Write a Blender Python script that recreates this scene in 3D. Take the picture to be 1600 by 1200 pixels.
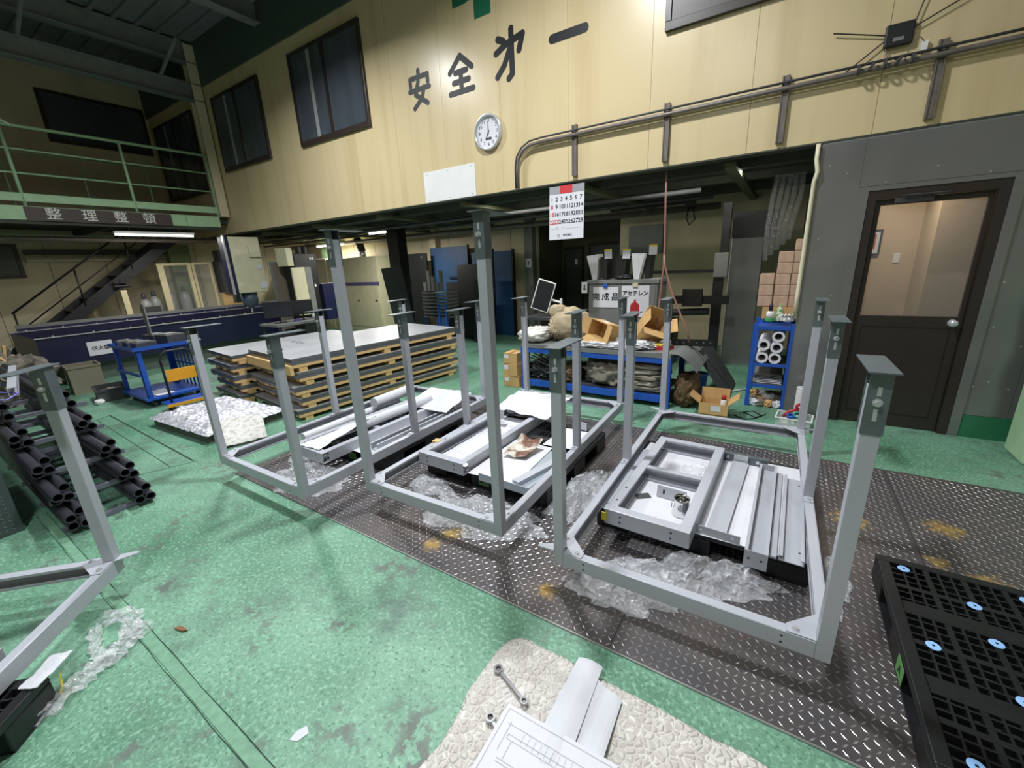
import bpy, bmesh, math, random
from mathutils import Vector, Matrix, noise
R = math.radians
random.seed(7)
for o in list(bpy.data.objects): bpy.data.objects.remove(o)
SC = bpy.context.scene
COL = SC.collection
# ------------------------------------------------------------------ camera
cam_d = bpy.data.cameras.new('camera'); cam = bpy.data.objects.new('camera', cam_d); COL.objects.link(cam)
cam_d.sensor_fit = 'HORIZONTAL'; cam_d.sensor_width = 36.0; cam_d.lens = 648.66 * 36 / 1600; cam_d.clip_start = 0.05
yaw, pit, rol = R(-33.346), R(16.3232), R(2.6677)
fw = Vector((math.sin(yaw) * math.cos(pit), math.cos(yaw) * math.cos(pit), -math.sin(pit)))
rt = Vector((math.cos(yaw), -math.sin(yaw), 0)); dn = fw.cross(rt)
r2 = math.cos(rol) * rt + math.sin(rol) * dn; d2 = -math.sin(rol) * rt + math.cos(rol) * dn
cam.matrix_world = Matrix(((r2.x, -d2.x, -fw.x, 0), (r2.y, -d2.y, -fw.y, 0), (r2.z, -d2.z, -fw.z, 1.62), (0, 0, 0, 1)))
SC.camera = cam
# ------------------------------------------------------------------ world, light, exposure
W = bpy.data.worlds.new('night'); SC.world = W; W.use_nodes = True
W.node_tree.nodes['Background'].inputs[0].default_value = (0.6, 0.7, 0.85, 1); W.node_tree.nodes['Background'].inputs[1].default_value = 0.02
SC.view_settings.view_transform = 'Standard'; SC.view_settings.look = 'None'; SC.view_settings.gamma = 1
SC.view_settings.use_curve_mapping = False; SC.view_settings.exposure = 0.12
LAMP_POWER = 132.0
LAMPS = [(-5.7, 2.6, 5.1, 1.05), (-1.9, 2.5, 5.4, 1.3), (-5.2, -1.8, 5.4, .25), (-1.2, -.8, 5.4, .75), (3.0, .3, 5.4, .28)]
def area(name, loc, size, power, color=(1, .97, .9), shape='DISK', size_y=None, rot=(0, 0, 0), parent=None):
    l = bpy.data.lights.new(name, 'AREA'); l.energy = power; l.size = size; l.shape = shape; l.color = color
    if size_y: l.size_y = size_y
    o = bpy.data.objects.new(name, l); COL.objects.link(o); o.location = loc; o.rotation_euler = rot
    if parent: o.parent = parent
    return o
# ------------------------------------------------------------------ helpers
def srgb(c):
    return tuple((v / 255 / 12.92) if v / 255 <= .04045 else ((v / 255 + .055) / 1.055) ** 2.4 for v in c) + (1,)
MATS = {}
def mat(name, col, rough=.5, metal=0.0, var=.08, scale=6.0, bump=0.0, bscale=40.0, stretch=None, col2=None, mixlo=.45, mixhi=.62, spec=.5, ior=None):
    """principled material: colour broken up by noise, optional second colour and bump"""
    if name in MATS: return MATS[name]
    m = bpy.data.materials.new(name); m.use_nodes = True; N = m.node_tree.nodes; L = m.node_tree.links
    b = N['Principled BSDF']; b.inputs['Roughness'].default_value = rough; b.inputs['Metallic'].default_value = metal
    b.inputs['Specular IOR Level'].default_value = spec
    tc = N.new('ShaderNodeTexCoord'); mp = N.new('ShaderNodeMapping'); L.new(tc.outputs['Object'], mp.inputs[0])
    if stretch: mp.inputs['Scale'].default_value = stretch
    nz = N.new('ShaderNodeTexNoise'); nz.inputs['Scale'].default_value = scale; nz.inputs['Detail'].default_value = 6
    L.new(mp.outputs[0], nz.inputs['Vector'])
    rp = N.new('ShaderNodeValToRGB'); L.new(nz.outputs['Fac'], rp.inputs[0])
    c = srgb(col)
    if col2:
        rp.color_ramp.elements[0].position = mixlo; rp.color_ramp.elements[1].position = mixhi
        rp.color_ramp.elements[0].color = c; rp.color_ramp.elements[1].color = srgb(col2)
    else:
        rp.color_ramp.elements[0].position = .3; rp.color_ramp.elements[1].position = .7
        rp.color_ramp.elements[0].color = tuple(v * (1 - var) for v in c[:3]) + (1,)
        rp.color_ramp.elements[1].color = tuple(min(1, v * (1 + var)) for v in c[:3]) + (1,)
    L.new(rp.outputs[0], b.inputs['Base Color'])
    if bump:
        n2 = N.new('ShaderNodeTexNoise'); n2.inputs['Scale'].default_value = bscale; n2.inputs['Detail'].default_value = 4
        L.new(mp.outputs[0], n2.inputs['Vector'])
        bp = N.new('ShaderNodeBump'); bp.inputs['Strength'].default_value = bump; bp.inputs['Distance'].default_value = .01
        L.new(n2.outputs['Fac'], bp.inputs['Height']); L.new(bp.outputs[0], b.inputs['Normal'])
    MATS[name] = m
    return m
def emis(name, col, strength):
    m = bpy.data.materials.new(name); m.use_nodes = True; b = m.node_tree.nodes['Principled BSDF']
    b.inputs['Base Color'].default_value = srgb(col); b.inputs['Emission Color'].default_value = srgb(col); b.inputs['Emission Strength'].default_value = strength
    return m
def film(name, alpha=.45, col=(235, 238, 242), rough=.12, bscale=60):
    """clear crinkled plastic"""
    m = bpy.data.materials.new(name); m.use_nodes = True; N = m.node_tree.nodes; L = m.node_tree.links
    b = N['Principled BSDF']; b.inputs['Base Color'].default_value = srgb(col); b.inputs['Roughness'].default_value = rough
    b.inputs['Specular IOR Level'].default_value = 1.0
    tc = N.new('ShaderNodeTexCoord'); nz = N.new('ShaderNodeTexNoise'); nz.noise_type = 'RIDGED_MULTIFRACTAL'; nz.inputs['Scale'].default_value = bscale; nz.inputs['Detail'].default_value = 3
    nz.inputs['Distortion'].default_value = .8
    L.new(tc.outputs['Object'], nz.inputs['Vector'])
    bp = N.new('ShaderNodeBump'); bp.inputs['Strength'].default_value = 1; bp.inputs['Distance'].default_value = .03
    L.new(nz.outputs['Fac'], bp.inputs['Height']); L.new(bp.outputs[0], b.inputs['Normal'])
    rp = N.new('ShaderNodeValToRGB'); rp.color_ramp.elements[0].position = .12; rp.color_ramp.elements[1].position = .6
    rp.color_ramp.elements[0].color = (alpha * .3,) * 3 + (1,); rp.color_ramp.elements[1].color = (min(1, alpha * 1.9),) * 3 + (1,)  # opacity rises on the ridges so their white stands in for glints
    L.new(nz.outputs['Fac'], rp.inputs[0]); L.new(rp.outputs[0], b.inputs['Alpha'])
    return m
class MB:
    """collects shapes; build() links them as ONE mesh object"""
    def __init__(s, m=None): s.v = []; s.f = []; s.m = m or Matrix()
    def add(s, vs, fs):
        n = len(s.v); s.v += [tuple(s.m @ Vector(p)) for p in vs]; s.f += [tuple(i + n for i in f) for f in fs]; return s
    def box(s, x0, x1, y0, y1, z0, z1):
        return s.add([(x0, y0, z0), (x1, y0, z0), (x1, y1, z0), (x0, y1, z0), (x0, y0, z1), (x1, y0, z1), (x1, y1, z1), (x0, y1, z1)],
                     [(0, 3, 2, 1), (4, 5, 6, 7), (0, 1, 5, 4), (1, 2, 6, 5), (2, 3, 7, 6), (3, 0, 4, 7)])
    def cbox(s, c, d): return s.box(c[0] - d[0] / 2, c[0] + d[0] / 2, c[1] - d[1] / 2, c[1] + d[1] / 2, c[2] - d[2] / 2, c[2] + d[2] / 2)
    def prism(s, poly, z0, z1):
        n = len(poly); a = sum(poly[i][0] * poly[(i + 1) % n][1] - poly[(i + 1) % n][0] * poly[i][1] for i in range(n))
        if a < 0: poly = poly[::-1]
        vs = [(p[0], p[1], z0) for p in poly] + [(p[0], p[1], z1) for p in poly]
        return s.add(vs, [tuple(range(n))[::-1], tuple(range(n, 2 * n))] + [(i, (i + 1) % n, n + (i + 1) % n, n + i) for i in range(n)])
    def cyl(s, p0, p1, r, n=12, r1=None, cap=True):
        p0 = Vector(p0); p1 = Vector(p1); d = (p1 - p0).normalized(); r1 = r if r1 is None else r1
        u = d.orthogonal().normalized(); w = d.cross(u); vs = []
        for p, q in ((p0, r), (p1, r1)):
            for i in range(n):
                a = 2 * math.pi * i / n; vs.append(tuple(p + q * (math.cos(a) * u + math.sin(a) * w)))
        fs = [(i, (i + 1) % n, n + (i + 1) % n, n + i) for i in range(n)]
        if cap: fs += [tuple(range(n))[::-1], tuple(range(n, 2 * n))]
        return s.add(vs, fs)
    def ring(s, p0, p1, ro, ri, n=16):
        p0 = Vector(p0); p1 = Vector(p1); d = (p1 - p0).normalized(); u = d.orthogonal().normalized(); w = d.cross(u); vs = []
        for p, q in ((p0, ro), (p1, ro), (p1, ri), (p0, ri)):
            for i in range(n):
                a = 2 * math.pi * i / n; vs.append(tuple(p + q * (math.cos(a) * u + math.sin(a) * w)))
        return s.add(vs, [(k * n + i, k * n + (i + 1) % n, ((k + 1) % 4) * n + (i + 1) % n, ((k + 1) % 4) * n + i) for k in range(4) for i in range(n)])
    def tube(s, pts, r, n=8):
        pts = [Vector(p) for p in pts]; vs = []; fs = []; up = None
        for k, p in enumerate(pts):
            d = (pts[min(k + 1, len(pts) - 1)] - pts[max(k - 1, 0)]).normalized()
            if up is None: up = d.orthogonal().normalized()
            up = (up - d * up.dot(d)).normalized(); w = d.cross(up)
            for i in range(n):
                a = 2 * math.pi * i / n; vs.append(tuple(p + r * (math.cos(a) * up + math.sin(a) * w)))
        for k in range(len(pts) - 1):
            for i in range(n): fs.append((k * n + i, k * n + (i + 1) % n, (k + 1) * n + (i + 1) % n, (k + 1) * n + i))
        fs += [tuple(range(n))[::-1], tuple(range((len(pts) - 1) * n, len(pts) * n))]
        return s.add(vs, fs)
    def lathe(s, prof, n=20, c=(0, 0, 0)):
        vs = []; m = len(prof)
        for r, z in prof:
            for i in range(n):
                a = 2 * math.pi * i / n; vs.append((c[0] + r * math.cos(a), c[1] + r * math.sin(a), c[2] + z))
        fs = [(k * n + i, k * n + (i + 1) % n, (k + 1) * n + (i + 1) % n, (k + 1) * n + i) for k in range(m - 1) for i in range(n)]
        fs += [tuple(range(n))[::-1], tuple(range((m - 1) * n, m * n))]
        return s.add(vs, fs)
    def grid(s, fn, nu, nv, close=False):
        vs = [fn(i / nu, j / nv) for j in range(nv + 1) for i in range(nu + 1)]
        return s.add(vs, [(j * (nu + 1) + i, j * (nu + 1) + i + 1, (j + 1) * (nu + 1) + i + 1, (j + 1) * (nu + 1) + i) for j in range(nv) for i in range(nu)])
    def sheet(s, fn, nu, nv, t):
        """closed thin sheet following fn(u,v) with thickness t below"""
        top = [fn(i / nu, j / nv) for j in range(nv + 1) for i in range(nu + 1)]; k = len(top)
        bot = [(p[0], p[1], p[2] - t) for p in top]; w = nu + 1; fs = []
        for j in range(nv):
            for i in range(nu):
                a = j * w + i; q = (a, a + 1, a + 1 + w, a + w); fs += [q, tuple(x + k for x in q[::-1])]
        for i in range(nu): fs += [(i + 1, i, i + k, i + 1 + k), (nv * w + i, nv * w + i + 1, nv * w + i + 1 + k, nv * w + i + k)]
        for j in range(nv): fs += [(j * w, (j + 1) * w, (j + 1) * w + k, j * w + k), ((j + 1) * w + nu, j * w + nu, j * w + nu + k, (j + 1) * w + nu + k)]
        return s.add(top + bot, fs)
    def mesh(s, name):
        me = bpy.data.meshes.new(name); me.from_pydata(s.v, [], s.f); me.validate(); me.update(); return me
    def build(s, name, material, parent=None, loc=None, bev=0, smooth=False, rot=None, seg=2):
        return link(name, s.mesh(name), material, parent, loc, bev, smooth, rot, seg)
def link(name, me, material, parent=None, loc=None, bev=0, smooth=False, rot=None, seg=2):
    o = bpy.data.objects.new(name, me); COL.objects.link(o)
    if not me.materials and material: me.materials.append(material)
    if parent: o.parent = parent
    if loc: o.location = loc
    if rot: o.rotation_euler = rot
    if smooth: me.polygons.foreach_set('use_smooth', [True] * len(me.polygons))
    if bev:
        b = o.modifiers.new('bevel', 'BEVEL'); b.width = bev; b.segments = seg; b.limit_method = 'ANGLE'; b.angle_limit = R(40)
    return o
def bx(x0, x1, y0, y1, z0, z1): return MB().box(x0, x1, y0, y1, z0, z1)
def tag(o, label, cat, group=None):
    o['label'] = label; o['category'] = cat
    if group: o['group'] = group
    return o
def thing(name, label, cat, loc=(0, 0, 0), rz=0, group=None, rot=None):
    o = bpy.data.objects.new(name, None); o.empty_display_size = .05; COL.objects.link(o); o.location = loc; o.rotation_euler = rot or (0, 0, rz)
    return tag(o, label, cat, group)
def struct(o): o['kind'] = 'structure'; return o
def stuff(o): o['kind'] = 'stuff'; return o
def copy_tree(o, parent=None):
    c = o.copy(); COL.objects.link(c)
    if parent: c.parent = parent
    for ch in list(o.children): copy_tree(ch, c)
    return c
def text_mesh(body, size, bold=0.0, ext=.001, align='CENTER'):
    cu = bpy.data.curves.new('lettering', 'FONT'); cu.body = body; cu.size = size; cu.extrude = ext; cu.offset = bold; cu.resolution_u = 3
    cu.align_x = align; cu.align_y = 'CENTER'
    o = bpy.data.objects.new('lettering', cu); COL.objects.link(o)
    dg = bpy.context.evaluated_depsgraph_get(); me = bpy.data.meshes.new_from_object(o.evaluated_get(dg)); bpy.data.objects.remove(o)
    return me
def text(name, body, size, material, parent, loc, rot=(R(90), 0, 0), bold=0.0, ext=.001, align='CENTER'):
    me = text_mesh(body, size, bold, ext, align); me.materials.clear(); o = link(name, me, material, parent, loc, rot=rot); return o
def fbm(p, o=4): return noise.fractal(Vector(p), 1.0, 2.0, o)
def blob(sx, sy, sz, amp=.12, freq=2.0, seed=0, nu=40, nv=20, sq=.75, flat=.0, ridge=False):
    """lumpy rounded heap standing on z=0"""
    b = MB(); vs = []; fs = []
    for j in range(nv + 1):
        ph = -math.pi / 2 + math.pi * j / nv
        for i in range(nu):
            th = 2 * math.pi * i / nu
            c = lambda a: math.copysign(abs(math.cos(a)) ** sq, math.cos(a)); s_ = lambda a: math.copysign(abs(math.sin(a)) ** sq, math.sin(a))
            d = Vector((c(ph) * c(th), c(ph) * s_(th), s_(ph)))
            n = fbm(d * freq + Vector((seed * 3.1, seed * 1.7, seed)), 4)
            if ridge: n = 1 - 2 * abs(n)
            k = 1 + amp * n
            z = (d.z * k + 1) * sz / 2
            vs.append((d.x * k * sx / 2, d.y * k * sy / 2, max(flat, z)))
    for j in range(nv):
        for i in range(nu): fs.append((j * nu + i, j * nu + (i + 1) % nu, (j + 1) * nu + (i + 1) % nu, (j + 1) * nu + i))
    return b.add(vs, fs)
def heap(poly_fn, amp, freq, seed, nr=14, nt=44, edge=.004):
    """crumpled heap: poly_fn(angle)->radius pair (rx, ry); height falls to the edge"""
    vs = [(0, 0, amp)]; fs = []
    for r in range(1, nr + 1):
        u = r / nr
        for i in range(nt):
            a = 2 * math.pi * i / nt; rx, ry = poly_fn(a); k = 1 + .5 * fbm((math.cos(a) * 2.2 + seed, math.sin(a) * 2.2, seed))
            x = math.cos(a) * rx * u * k; y = math.sin(a) * ry * u * k
            n = 1 - 1.7 * abs(fbm((x * freq, y * freq, seed * 2.3), 5))
            h = edge + amp * (1 - u ** 3) * max(0.02, .35 + .8 * n)
            vs.append((x, y, h))
    for i in range(nt): fs.append((0, 1 + i, 1 + (i + 1) % nt))
    for r in range(nr - 1):
        for i in range(nt):
            a = 1 + r * nt; fs.append((a + i, a + nt + i, a + nt + (i + 1) % nt, a + (i + 1) % nt))
    k = len(vs); vs.append((0, 0, 0)); base = 1 + (nr - 1) * nt
    ring = []
    for i in range(nt): x, y, z = vs[base + i]; vs.append((x, y, 0)); ring.append(k + 1 + i)
    for i in range(nt): fs += [(base + i, ring[i], ring[(i + 1) % nt], base + (i + 1) % nt), (k, ring[(i + 1) % nt], ring[i])]
    return MB().add(vs, fs)
ORD = ['first', 'second', 'third', 'fourth', 'fifth', 'sixth', 'seventh', 'eighth', 'ninth', 'tenth', 'eleventh', 'twelfth']
# ------------------------------------------------------------------ materials
def floor_material():
    m = bpy.data.materials.new('green_floor_paint'); m.use_nodes = True; N = m.node_tree.nodes; L = m.node_tree.links; b = N['Principled BSDF']
    tc = N.new('ShaderNodeTexCoord')
    def nz(s, d=6, r=.55):
        n = N.new('ShaderNodeTexNoise'); n.inputs['Scale'].default_value = s; n.inputs['Detail'].default_value = d; n.inputs['Roughness'].default_value = r
        L.new(tc.outputs['Object'], n.inputs['Vector']); return n.outputs['Fac']
    def ramp(src, a, b_, c0, c1):
        r = N.new('ShaderNodeValToRGB'); r.color_ramp.elements[0].position = a; r.color_ramp.elements[1].position = b_
        r.color_ramp.elements[0].color = c0; r.color_ramp.elements[1].color = c1; L.new(src, r.inputs[0]); return r.outputs[0]
    def mix(f, a, c):
        x = N.new('ShaderNodeMix'); x.data_type = 'RGBA'; L.new(f, x.inputs['Factor'])
        for s, v in ((x.inputs['A'], a), (x.inputs['B'], c)):
            if isinstance(v, tuple): s.default_value = v
            else: L.new(v, s)
        return x.outputs['Result']
    W1 = (1, 1, 1, 1); K = (0, 0, 0, 1)
    base = ramp(nz(.9, 7, .6), .36, .66, srgb((76, 126, 98)), srgb((126, 172, 146)))
    base = mix(ramp(nz(55, 3), .5, .66, K, (.6, .6, .6, 1)), base, srgb((152, 200, 172)))       # pale scuffing
    base = mix(ramp(nz(62, 5, .75), .55, .62, K, (.8, .8, .8, 1)), base, srgb((62, 100, 82)))           # dark pits
    # patches where the paint has worn through to concrete
    mul = N.new('ShaderNodeMath'); mul.operation = 'MULTIPLY'
    L.new(ramp(nz(2.6, 3), .54, .66, K, W1), mul.inputs[0]); L.new(ramp(nz(17, 5, .62), .5, .54, K, W1), mul.inputs[1])
    base = mix(mul.outputs[0], base, srgb((100, 112, 102)))
    mul2 = N.new('ShaderNodeMath'); mul2.operation = 'MULTIPLY'
    L.new(ramp(nz(1.6, 3), .48, .62, K, W1), mul2.inputs[0]); L.new(ramp(nz(6, 6, .65), .42, .66, K, (.75, .75, .75, 1)), mul2.inputs[1])
    base = mix(mul2.outputs[0], base, srgb((84, 100, 92)))                                            # grime
    L.new(base, b.inputs['Base Color'])
    L.new(ramp(nz(6), .3, .7, (.34,) * 3 + (1,), (.58,) * 3 + (1,)), b.inputs['Roughness'])
    bp = N.new('ShaderNodeBump'); bp.inputs['Strength'].default_value = .6; bp.inputs['Distance'].default_value = .006; L.new(nz(60, 4, .65), bp.inputs['Height']); L.new(bp.outputs[0], b.inputs['Normal'])
    return m
M_FLOOR = floor_material()
M_YEL = mat('yellow_wall_paint', (212, 193, 152), .3, var=.08, scale=3.2, stretch=(1.6, 1, .12), col2=(194, 171, 128), mixlo=.5, mixhi=.85, bump=.05, bscale=9)
M_CREAM = mat('cream_wall', (206, 195, 164), .6, var=.1, scale=2.5, stretch=(1, 1, .4))
M_DARKWALL = mat('dim_panel', (92, 88, 78), .7)
M_CEIL = mat('dark_ceiling', (120, 122, 126), .6, var=.12, scale=3)
M_BEAM = mat('grey_green_beam', (122, 126, 128), .55, var=.12)
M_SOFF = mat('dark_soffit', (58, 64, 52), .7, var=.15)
M_LGREEN = mat('light_green_paint', (168, 202, 162), .45, var=.06)
M_DGREEN = mat('dado_green', (44, 112, 78), .4, var=.1)
M_BRONZE = mat('dark_bronze', (54, 46, 42), .35, var=.1)
M_BLACK = mat('black_paint', (26, 26, 28), .45, var=.15)
M_NAVY = mat('navy_paint', (24, 26, 58), .4, var=.12)
M_DKGREY = mat('dark_grey', (62, 64, 66), .5, var=.12)
M_MIDGREY = mat('mid_grey', (118, 120, 118), .5, var=.08)
M_FRAME = mat('light_grey_paint', (176, 179, 188), .33, var=.03, scale=3)
M_GALV = mat('galvanised_steel', (100, 109, 113), .38, metal=.25, var=.16, scale=14)
M_ZINC = mat('bright_zinc', (206, 208, 212), .25, metal=.5, var=.1)
M_WHITE = mat('white_paint', (228, 228, 226), .5, var=.03)
M_PAPER = mat('white_paper', (216, 216, 222), .7, var=.03, scale=3)
M_FOAM = mat('white_foam', (206, 208, 214), .6, var=.03, scale=10, bump=.1, bscale=30)
M_PLASTIC = mat('black_plastic', (24, 25, 28), .42, var=.2, scale=20)
M_BLUE = mat('blue_paint', (34, 84, 178), .38, var=.1)
M_DBLUE = mat('dull_blue', (40, 76, 118), .5, var=.15, scale=3)
M_WOOD = mat('raw_wood', (214, 178, 122), .65, var=.14, scale=5, stretch=(2, 12, 12))
M_SHEET = mat('mill_scale_steel', (104, 106, 110), .38, metal=.35, var=.14, scale=2.5)
M_SHEETTOP = mat('steel_sheet_top', (176, 178, 182), .4, metal=.2, var=.12, scale=2)
M_CARD = mat('cardboard', (196, 158, 104), .75, var=.07, scale=9)
M_KRAFT = mat('wrapped_carton', (190, 160, 136), .3, var=.16, scale=14, bump=.25, bscale=30)
M_CANVAS = mat('canvas', (176, 160, 132), .9, var=.12, scale=12, bump=.3, bscale=70)
M_GREYCLOTH = mat('grey_cloth', (128, 122, 110), .9, var=.2, scale=10, bump=.4, bscale=50)
M_BROWNCLOTH = mat('brown_cloth', (110, 88, 64), .9, var=.25, scale=9, bump=.4, bscale=50)
M_DOOR = mat('dark_brown_steel', (48, 40, 36), .38, var=.08)
M_RED = mat('red_paint', (172, 44, 46), .45)
M_YELLOW = mat('yellow_label', (226, 204, 54), .5)
M_ORANGE = mat('orange_yellow', (224, 160, 34), .45, var=.06)
M_INK = mat('black_ink', (28, 28, 32), .5, var=.05)
M_INKRED = mat('red_ink', (196, 52, 56), .5)
M_INKGREY = mat('grey_ink', (150, 150, 156), .6)
M_CREAMMACH = mat('cream_machine', (206, 200, 170), .45, var=.05)
M_PUR = mat('violet_stripe', (92, 82, 130), .5)
M_PIPE = mat('black_pipe', (66, 66, 74), .36, metal=.3, var=.15)
M_RUST = mat('pipe_grey', (112, 104, 98), .45, metal=.2, var=.2, scale=9)
M_GLASSDK = mat('night_glass', (74, 80, 88), .14, var=.25, scale=1.2, stretch=(3, 1, .6), spec=.8)
M_SCREEN = mat('off_screen', (34, 36, 44), .15)
M_SILV = mat('silver_wrap', (214, 214, 220), .25, metal=.35, var=.25, scale=26, bump=.9, bscale=45)
M_FILM = film('clear_film', .85, bscale=20, rough=.08, col=(246, 248, 252))
M_FILM2 = film('thin_film', .34, bscale=40)
M_STEELPLATE = mat('checker_steel', (86, 83, 86), .4, metal=.4, var=.2, scale=2.2, col2=(102, 94, 90), mixlo=.4, mixhi=.75)
M_TREAD = mat('worn_tread', (196, 192, 192), .26, metal=.7, var=.2, scale=9)
def stainless():
    m = mat('stainless_cladding', (146, 145, 146), .27, metal=.65, var=.05, scale=1.5)
    N = m.node_tree.nodes; L = m.node_tree.links; b = N['Principled BSDF']
    tc = N.new('ShaderNodeTexCoord'); n = N.new('ShaderNodeTexNoise'); n.inputs['Scale'].default_value = 1.8; n.inputs['Detail'].default_value = 1
    L.new(tc.outputs['Object'], n.inputs['Vector']); bp = N.new('ShaderNodeBump'); bp.inputs['Strength'].default_value = .8; bp.inputs['Distance'].default_value = .06
    L.new(n.outputs['Fac'], bp.inputs['Height']); L.new(bp.outputs[0], b.inputs['Normal'])
    return m
M_INOX = stainless()
def glass(name, alpha, col=(200, 205, 205)):
    m = bpy.data.materials.new(name); m.use_nodes = True; b = m.node_tree.nodes['Principled BSDF']
    b.inputs['Base Color'].default_value = srgb(col); b.inputs['Roughness'].default_value = .03; b.inputs['Alpha'].default_value = alpha; b.inputs['Specular IOR Level'].default_value = .15
    return m
M_GLASS = glass('clear_glass', .08); M_BIN = glass('clear_plastic_bin', .4, (210, 222, 216)); M_CLEARBOX = M_BIN
# ================================================================== SETTING
floor = struct(bx(-13.4, 4.6, -5.1, 10, -.1, 0).build('floor', M_FLOOR))
# checker plates let into the floor, each with its raised treads
PX = [-3.75, -2.90, -1.68, -.46, .78, 2.0, 3.22]; PY0, PY1 = 1.364, 3.83
def treads(x0, x1, y0, y1):
    b = MB(); p = .0305; a = .0155; w = .0034; h = .0022
    ni = int((x1 - x0 - .03) / p); nj = int((y1 - y0 - .03) / p)
    for i in range(ni + 1):
        for j in range(nj + 1):
            cx = x0 + .016 + i * p; cy = y0 + .016 + j * p; s = .7071
            ux, uy = (s, s) if (i + j) % 2 else (s, -s)
            vx, vy = -uy, ux
            P = lambda e, q, z: (cx + ux * e + vx * q, cy + uy * e + vy * q, z)
            n = len(b.v)
            b.v += [P(-a, 0, 0), P(0, -w, 0), P(a, 0, 0), P(0, w, 0), P(-a * .55, 0, h), P(a * .55, 0, h)]
            b.f += [(n, n + 1, n + 5, n + 4), (n + 1, n + 2, n + 5), (n + 2, n + 3, n + 4, n + 5), (n + 3, n, n + 4)]
    return b
for k in range(6):
    pl = bx(PX[k] + .0015, PX[k + 1] - .0015, PY0, PY1, 0, .006).build('floor_plate', M_STEELPLATE, floor)
    t = treads(PX[k], PX[k + 1], PY0, PY1).build('tread', M_TREAD, pl, (0, 0, .006)); stuff(t)
M_KERB = mat('bright_edge_steel', (170, 170, 168), .35, metal=.6, var=.2)
bx(-2.5, 3.22, PY0 - .008, PY0 - .001, 0, .0075).build('plate_edging', M_KERB, floor)
def add_spots(m, spots, col):
    """yellow marking-paint stains worn into broken patches"""
    N = m.node_tree.nodes; L = m.node_tree.links; b = N['Principled BSDF']; src = b.inputs['Base Color'].links[0].from_socket
    tc = N.new('ShaderNodeTexCoord'); nz = N.new('ShaderNodeTexNoise'); nz.inputs['Scale'].default_value = 22; nz.inputs['Detail'].default_value = 6; nz.inputs['Roughness'].default_value = .75; L.new(tc.outputs['Object'], nz.inputs['Vector'])
    acc = None
    for x, y, r in spots:
        d = N.new('ShaderNodeVectorMath'); d.operation = 'DISTANCE'; L.new(tc.outputs['Object'], d.inputs[0]); d.inputs[1].default_value = (x, y, 0)
        q = N.new('ShaderNodeMapRange'); q.inputs['From Min'].default_value = 0; q.inputs['From Max'].default_value = r; q.inputs['To Min'].default_value = .62; q.inputs['To Max'].default_value = 0; L.new(d.outputs['Value'], q.inputs[0])
        if acc is None: acc = q.outputs[0]
        else: mx = N.new('ShaderNodeMath'); mx.operation = 'MAXIMUM'; L.new(acc, mx.inputs[0]); L.new(q.outputs[0], mx.inputs[1]); acc = mx.outputs[0]
    ad = N.new('ShaderNodeMath'); ad.operation = 'ADD'; L.new(acc, ad.inputs[0]); L.new(nz.outputs['Fac'], ad.inputs[1])
    rp = N.new('ShaderNodeValToRGB'); rp.color_ramp.elements[0].position = .82; rp.color_ramp.elements[1].position = 1.0; rp.color_ramp.elements[0].color = (0, 0, 0, 1); rp.color_ramp.elements[1].color = (.7, .7, .7, 1); L.new(ad.outputs[0], rp.inputs[0])
    mix = N.new('ShaderNodeMix'); mix.data_type = 'RGBA'; L.new(rp.outputs[0], mix.inputs['Factor']); L.new(src, mix.inputs['A']); mix.inputs['B'].default_value = srgb(col); L.new(mix.outputs['Result'], b.inputs['Base Color'])
SPOTS = ((-1.62, 1.50, .13), (-1.58, 1.64, .15), (.50, 2.95, .22), (.84, 2.72, .12), (1.02, 2.62, .2), (.95, 3.1, .2), (-.85, 1.52, .12), (1.5, 3.0, .35))
add_spots(M_STEELPLATE, SPOTS, (186, 152, 78)); add_spots(M_TREAD, SPOTS, (206, 180, 110))
# long filled joint across the green floor and the cover of a floor pit
M_JOINT = mat('joint_filler', (112, 156, 128), .6, var=.15, scale=30); M_CRACK = mat('crack_dark', (38, 62, 48), .8)
def wavy(y, w, seed, x0=-4.4, x1=.6, z=.002):
    n = 90; top = []; bot = []
    for i in range(n + 1):
        x = x0 + (x1 - x0) * i / n; d = .006 * fbm((x * 3, seed, 0)); top.append((x, y + w / 2 + d)); bot.append((x, y - w / 2 + .6 * d))
    b = MB()
    for i in range(n): b.prism([bot[i], bot[i + 1], top[i + 1], top[i]], 0, z)
    return b
wavy(.335, .042, 1, z=.003).build('floor_joint', M_JOINT, floor); wavy(.360, .0022, 2, z=.0035).build('floor_crack', M_CRACK, floor); wavy(.308, .002, 5, z=.0035).build('floor_crack', M_CRACK, floor)
for a, b_, w in (((-6.96, 1.36), (-4.40, 1.30), .015), ((-6.85, 1.22), (-4.45, 1.14), .006), ((-6.8, 1.09), (-4.5, .93), .006), ((-6.97, 1.37), (-6.78, 1.06), .008), ((-4.36, 1.32), (-4.55, .86), .005)):
    a = Vector(a); b_ = Vector(b_); n = (b_ - a).normalized(); n = Vector((-n.y, n.x)) * w / 2
    MB().prism([tuple(a + n), tuple(a - n), tuple(b_ - n), tuple(b_ + n)], 0, .002).build('pit_cover_joint', M_CRACK, floor)
YW = 4.87
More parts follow.
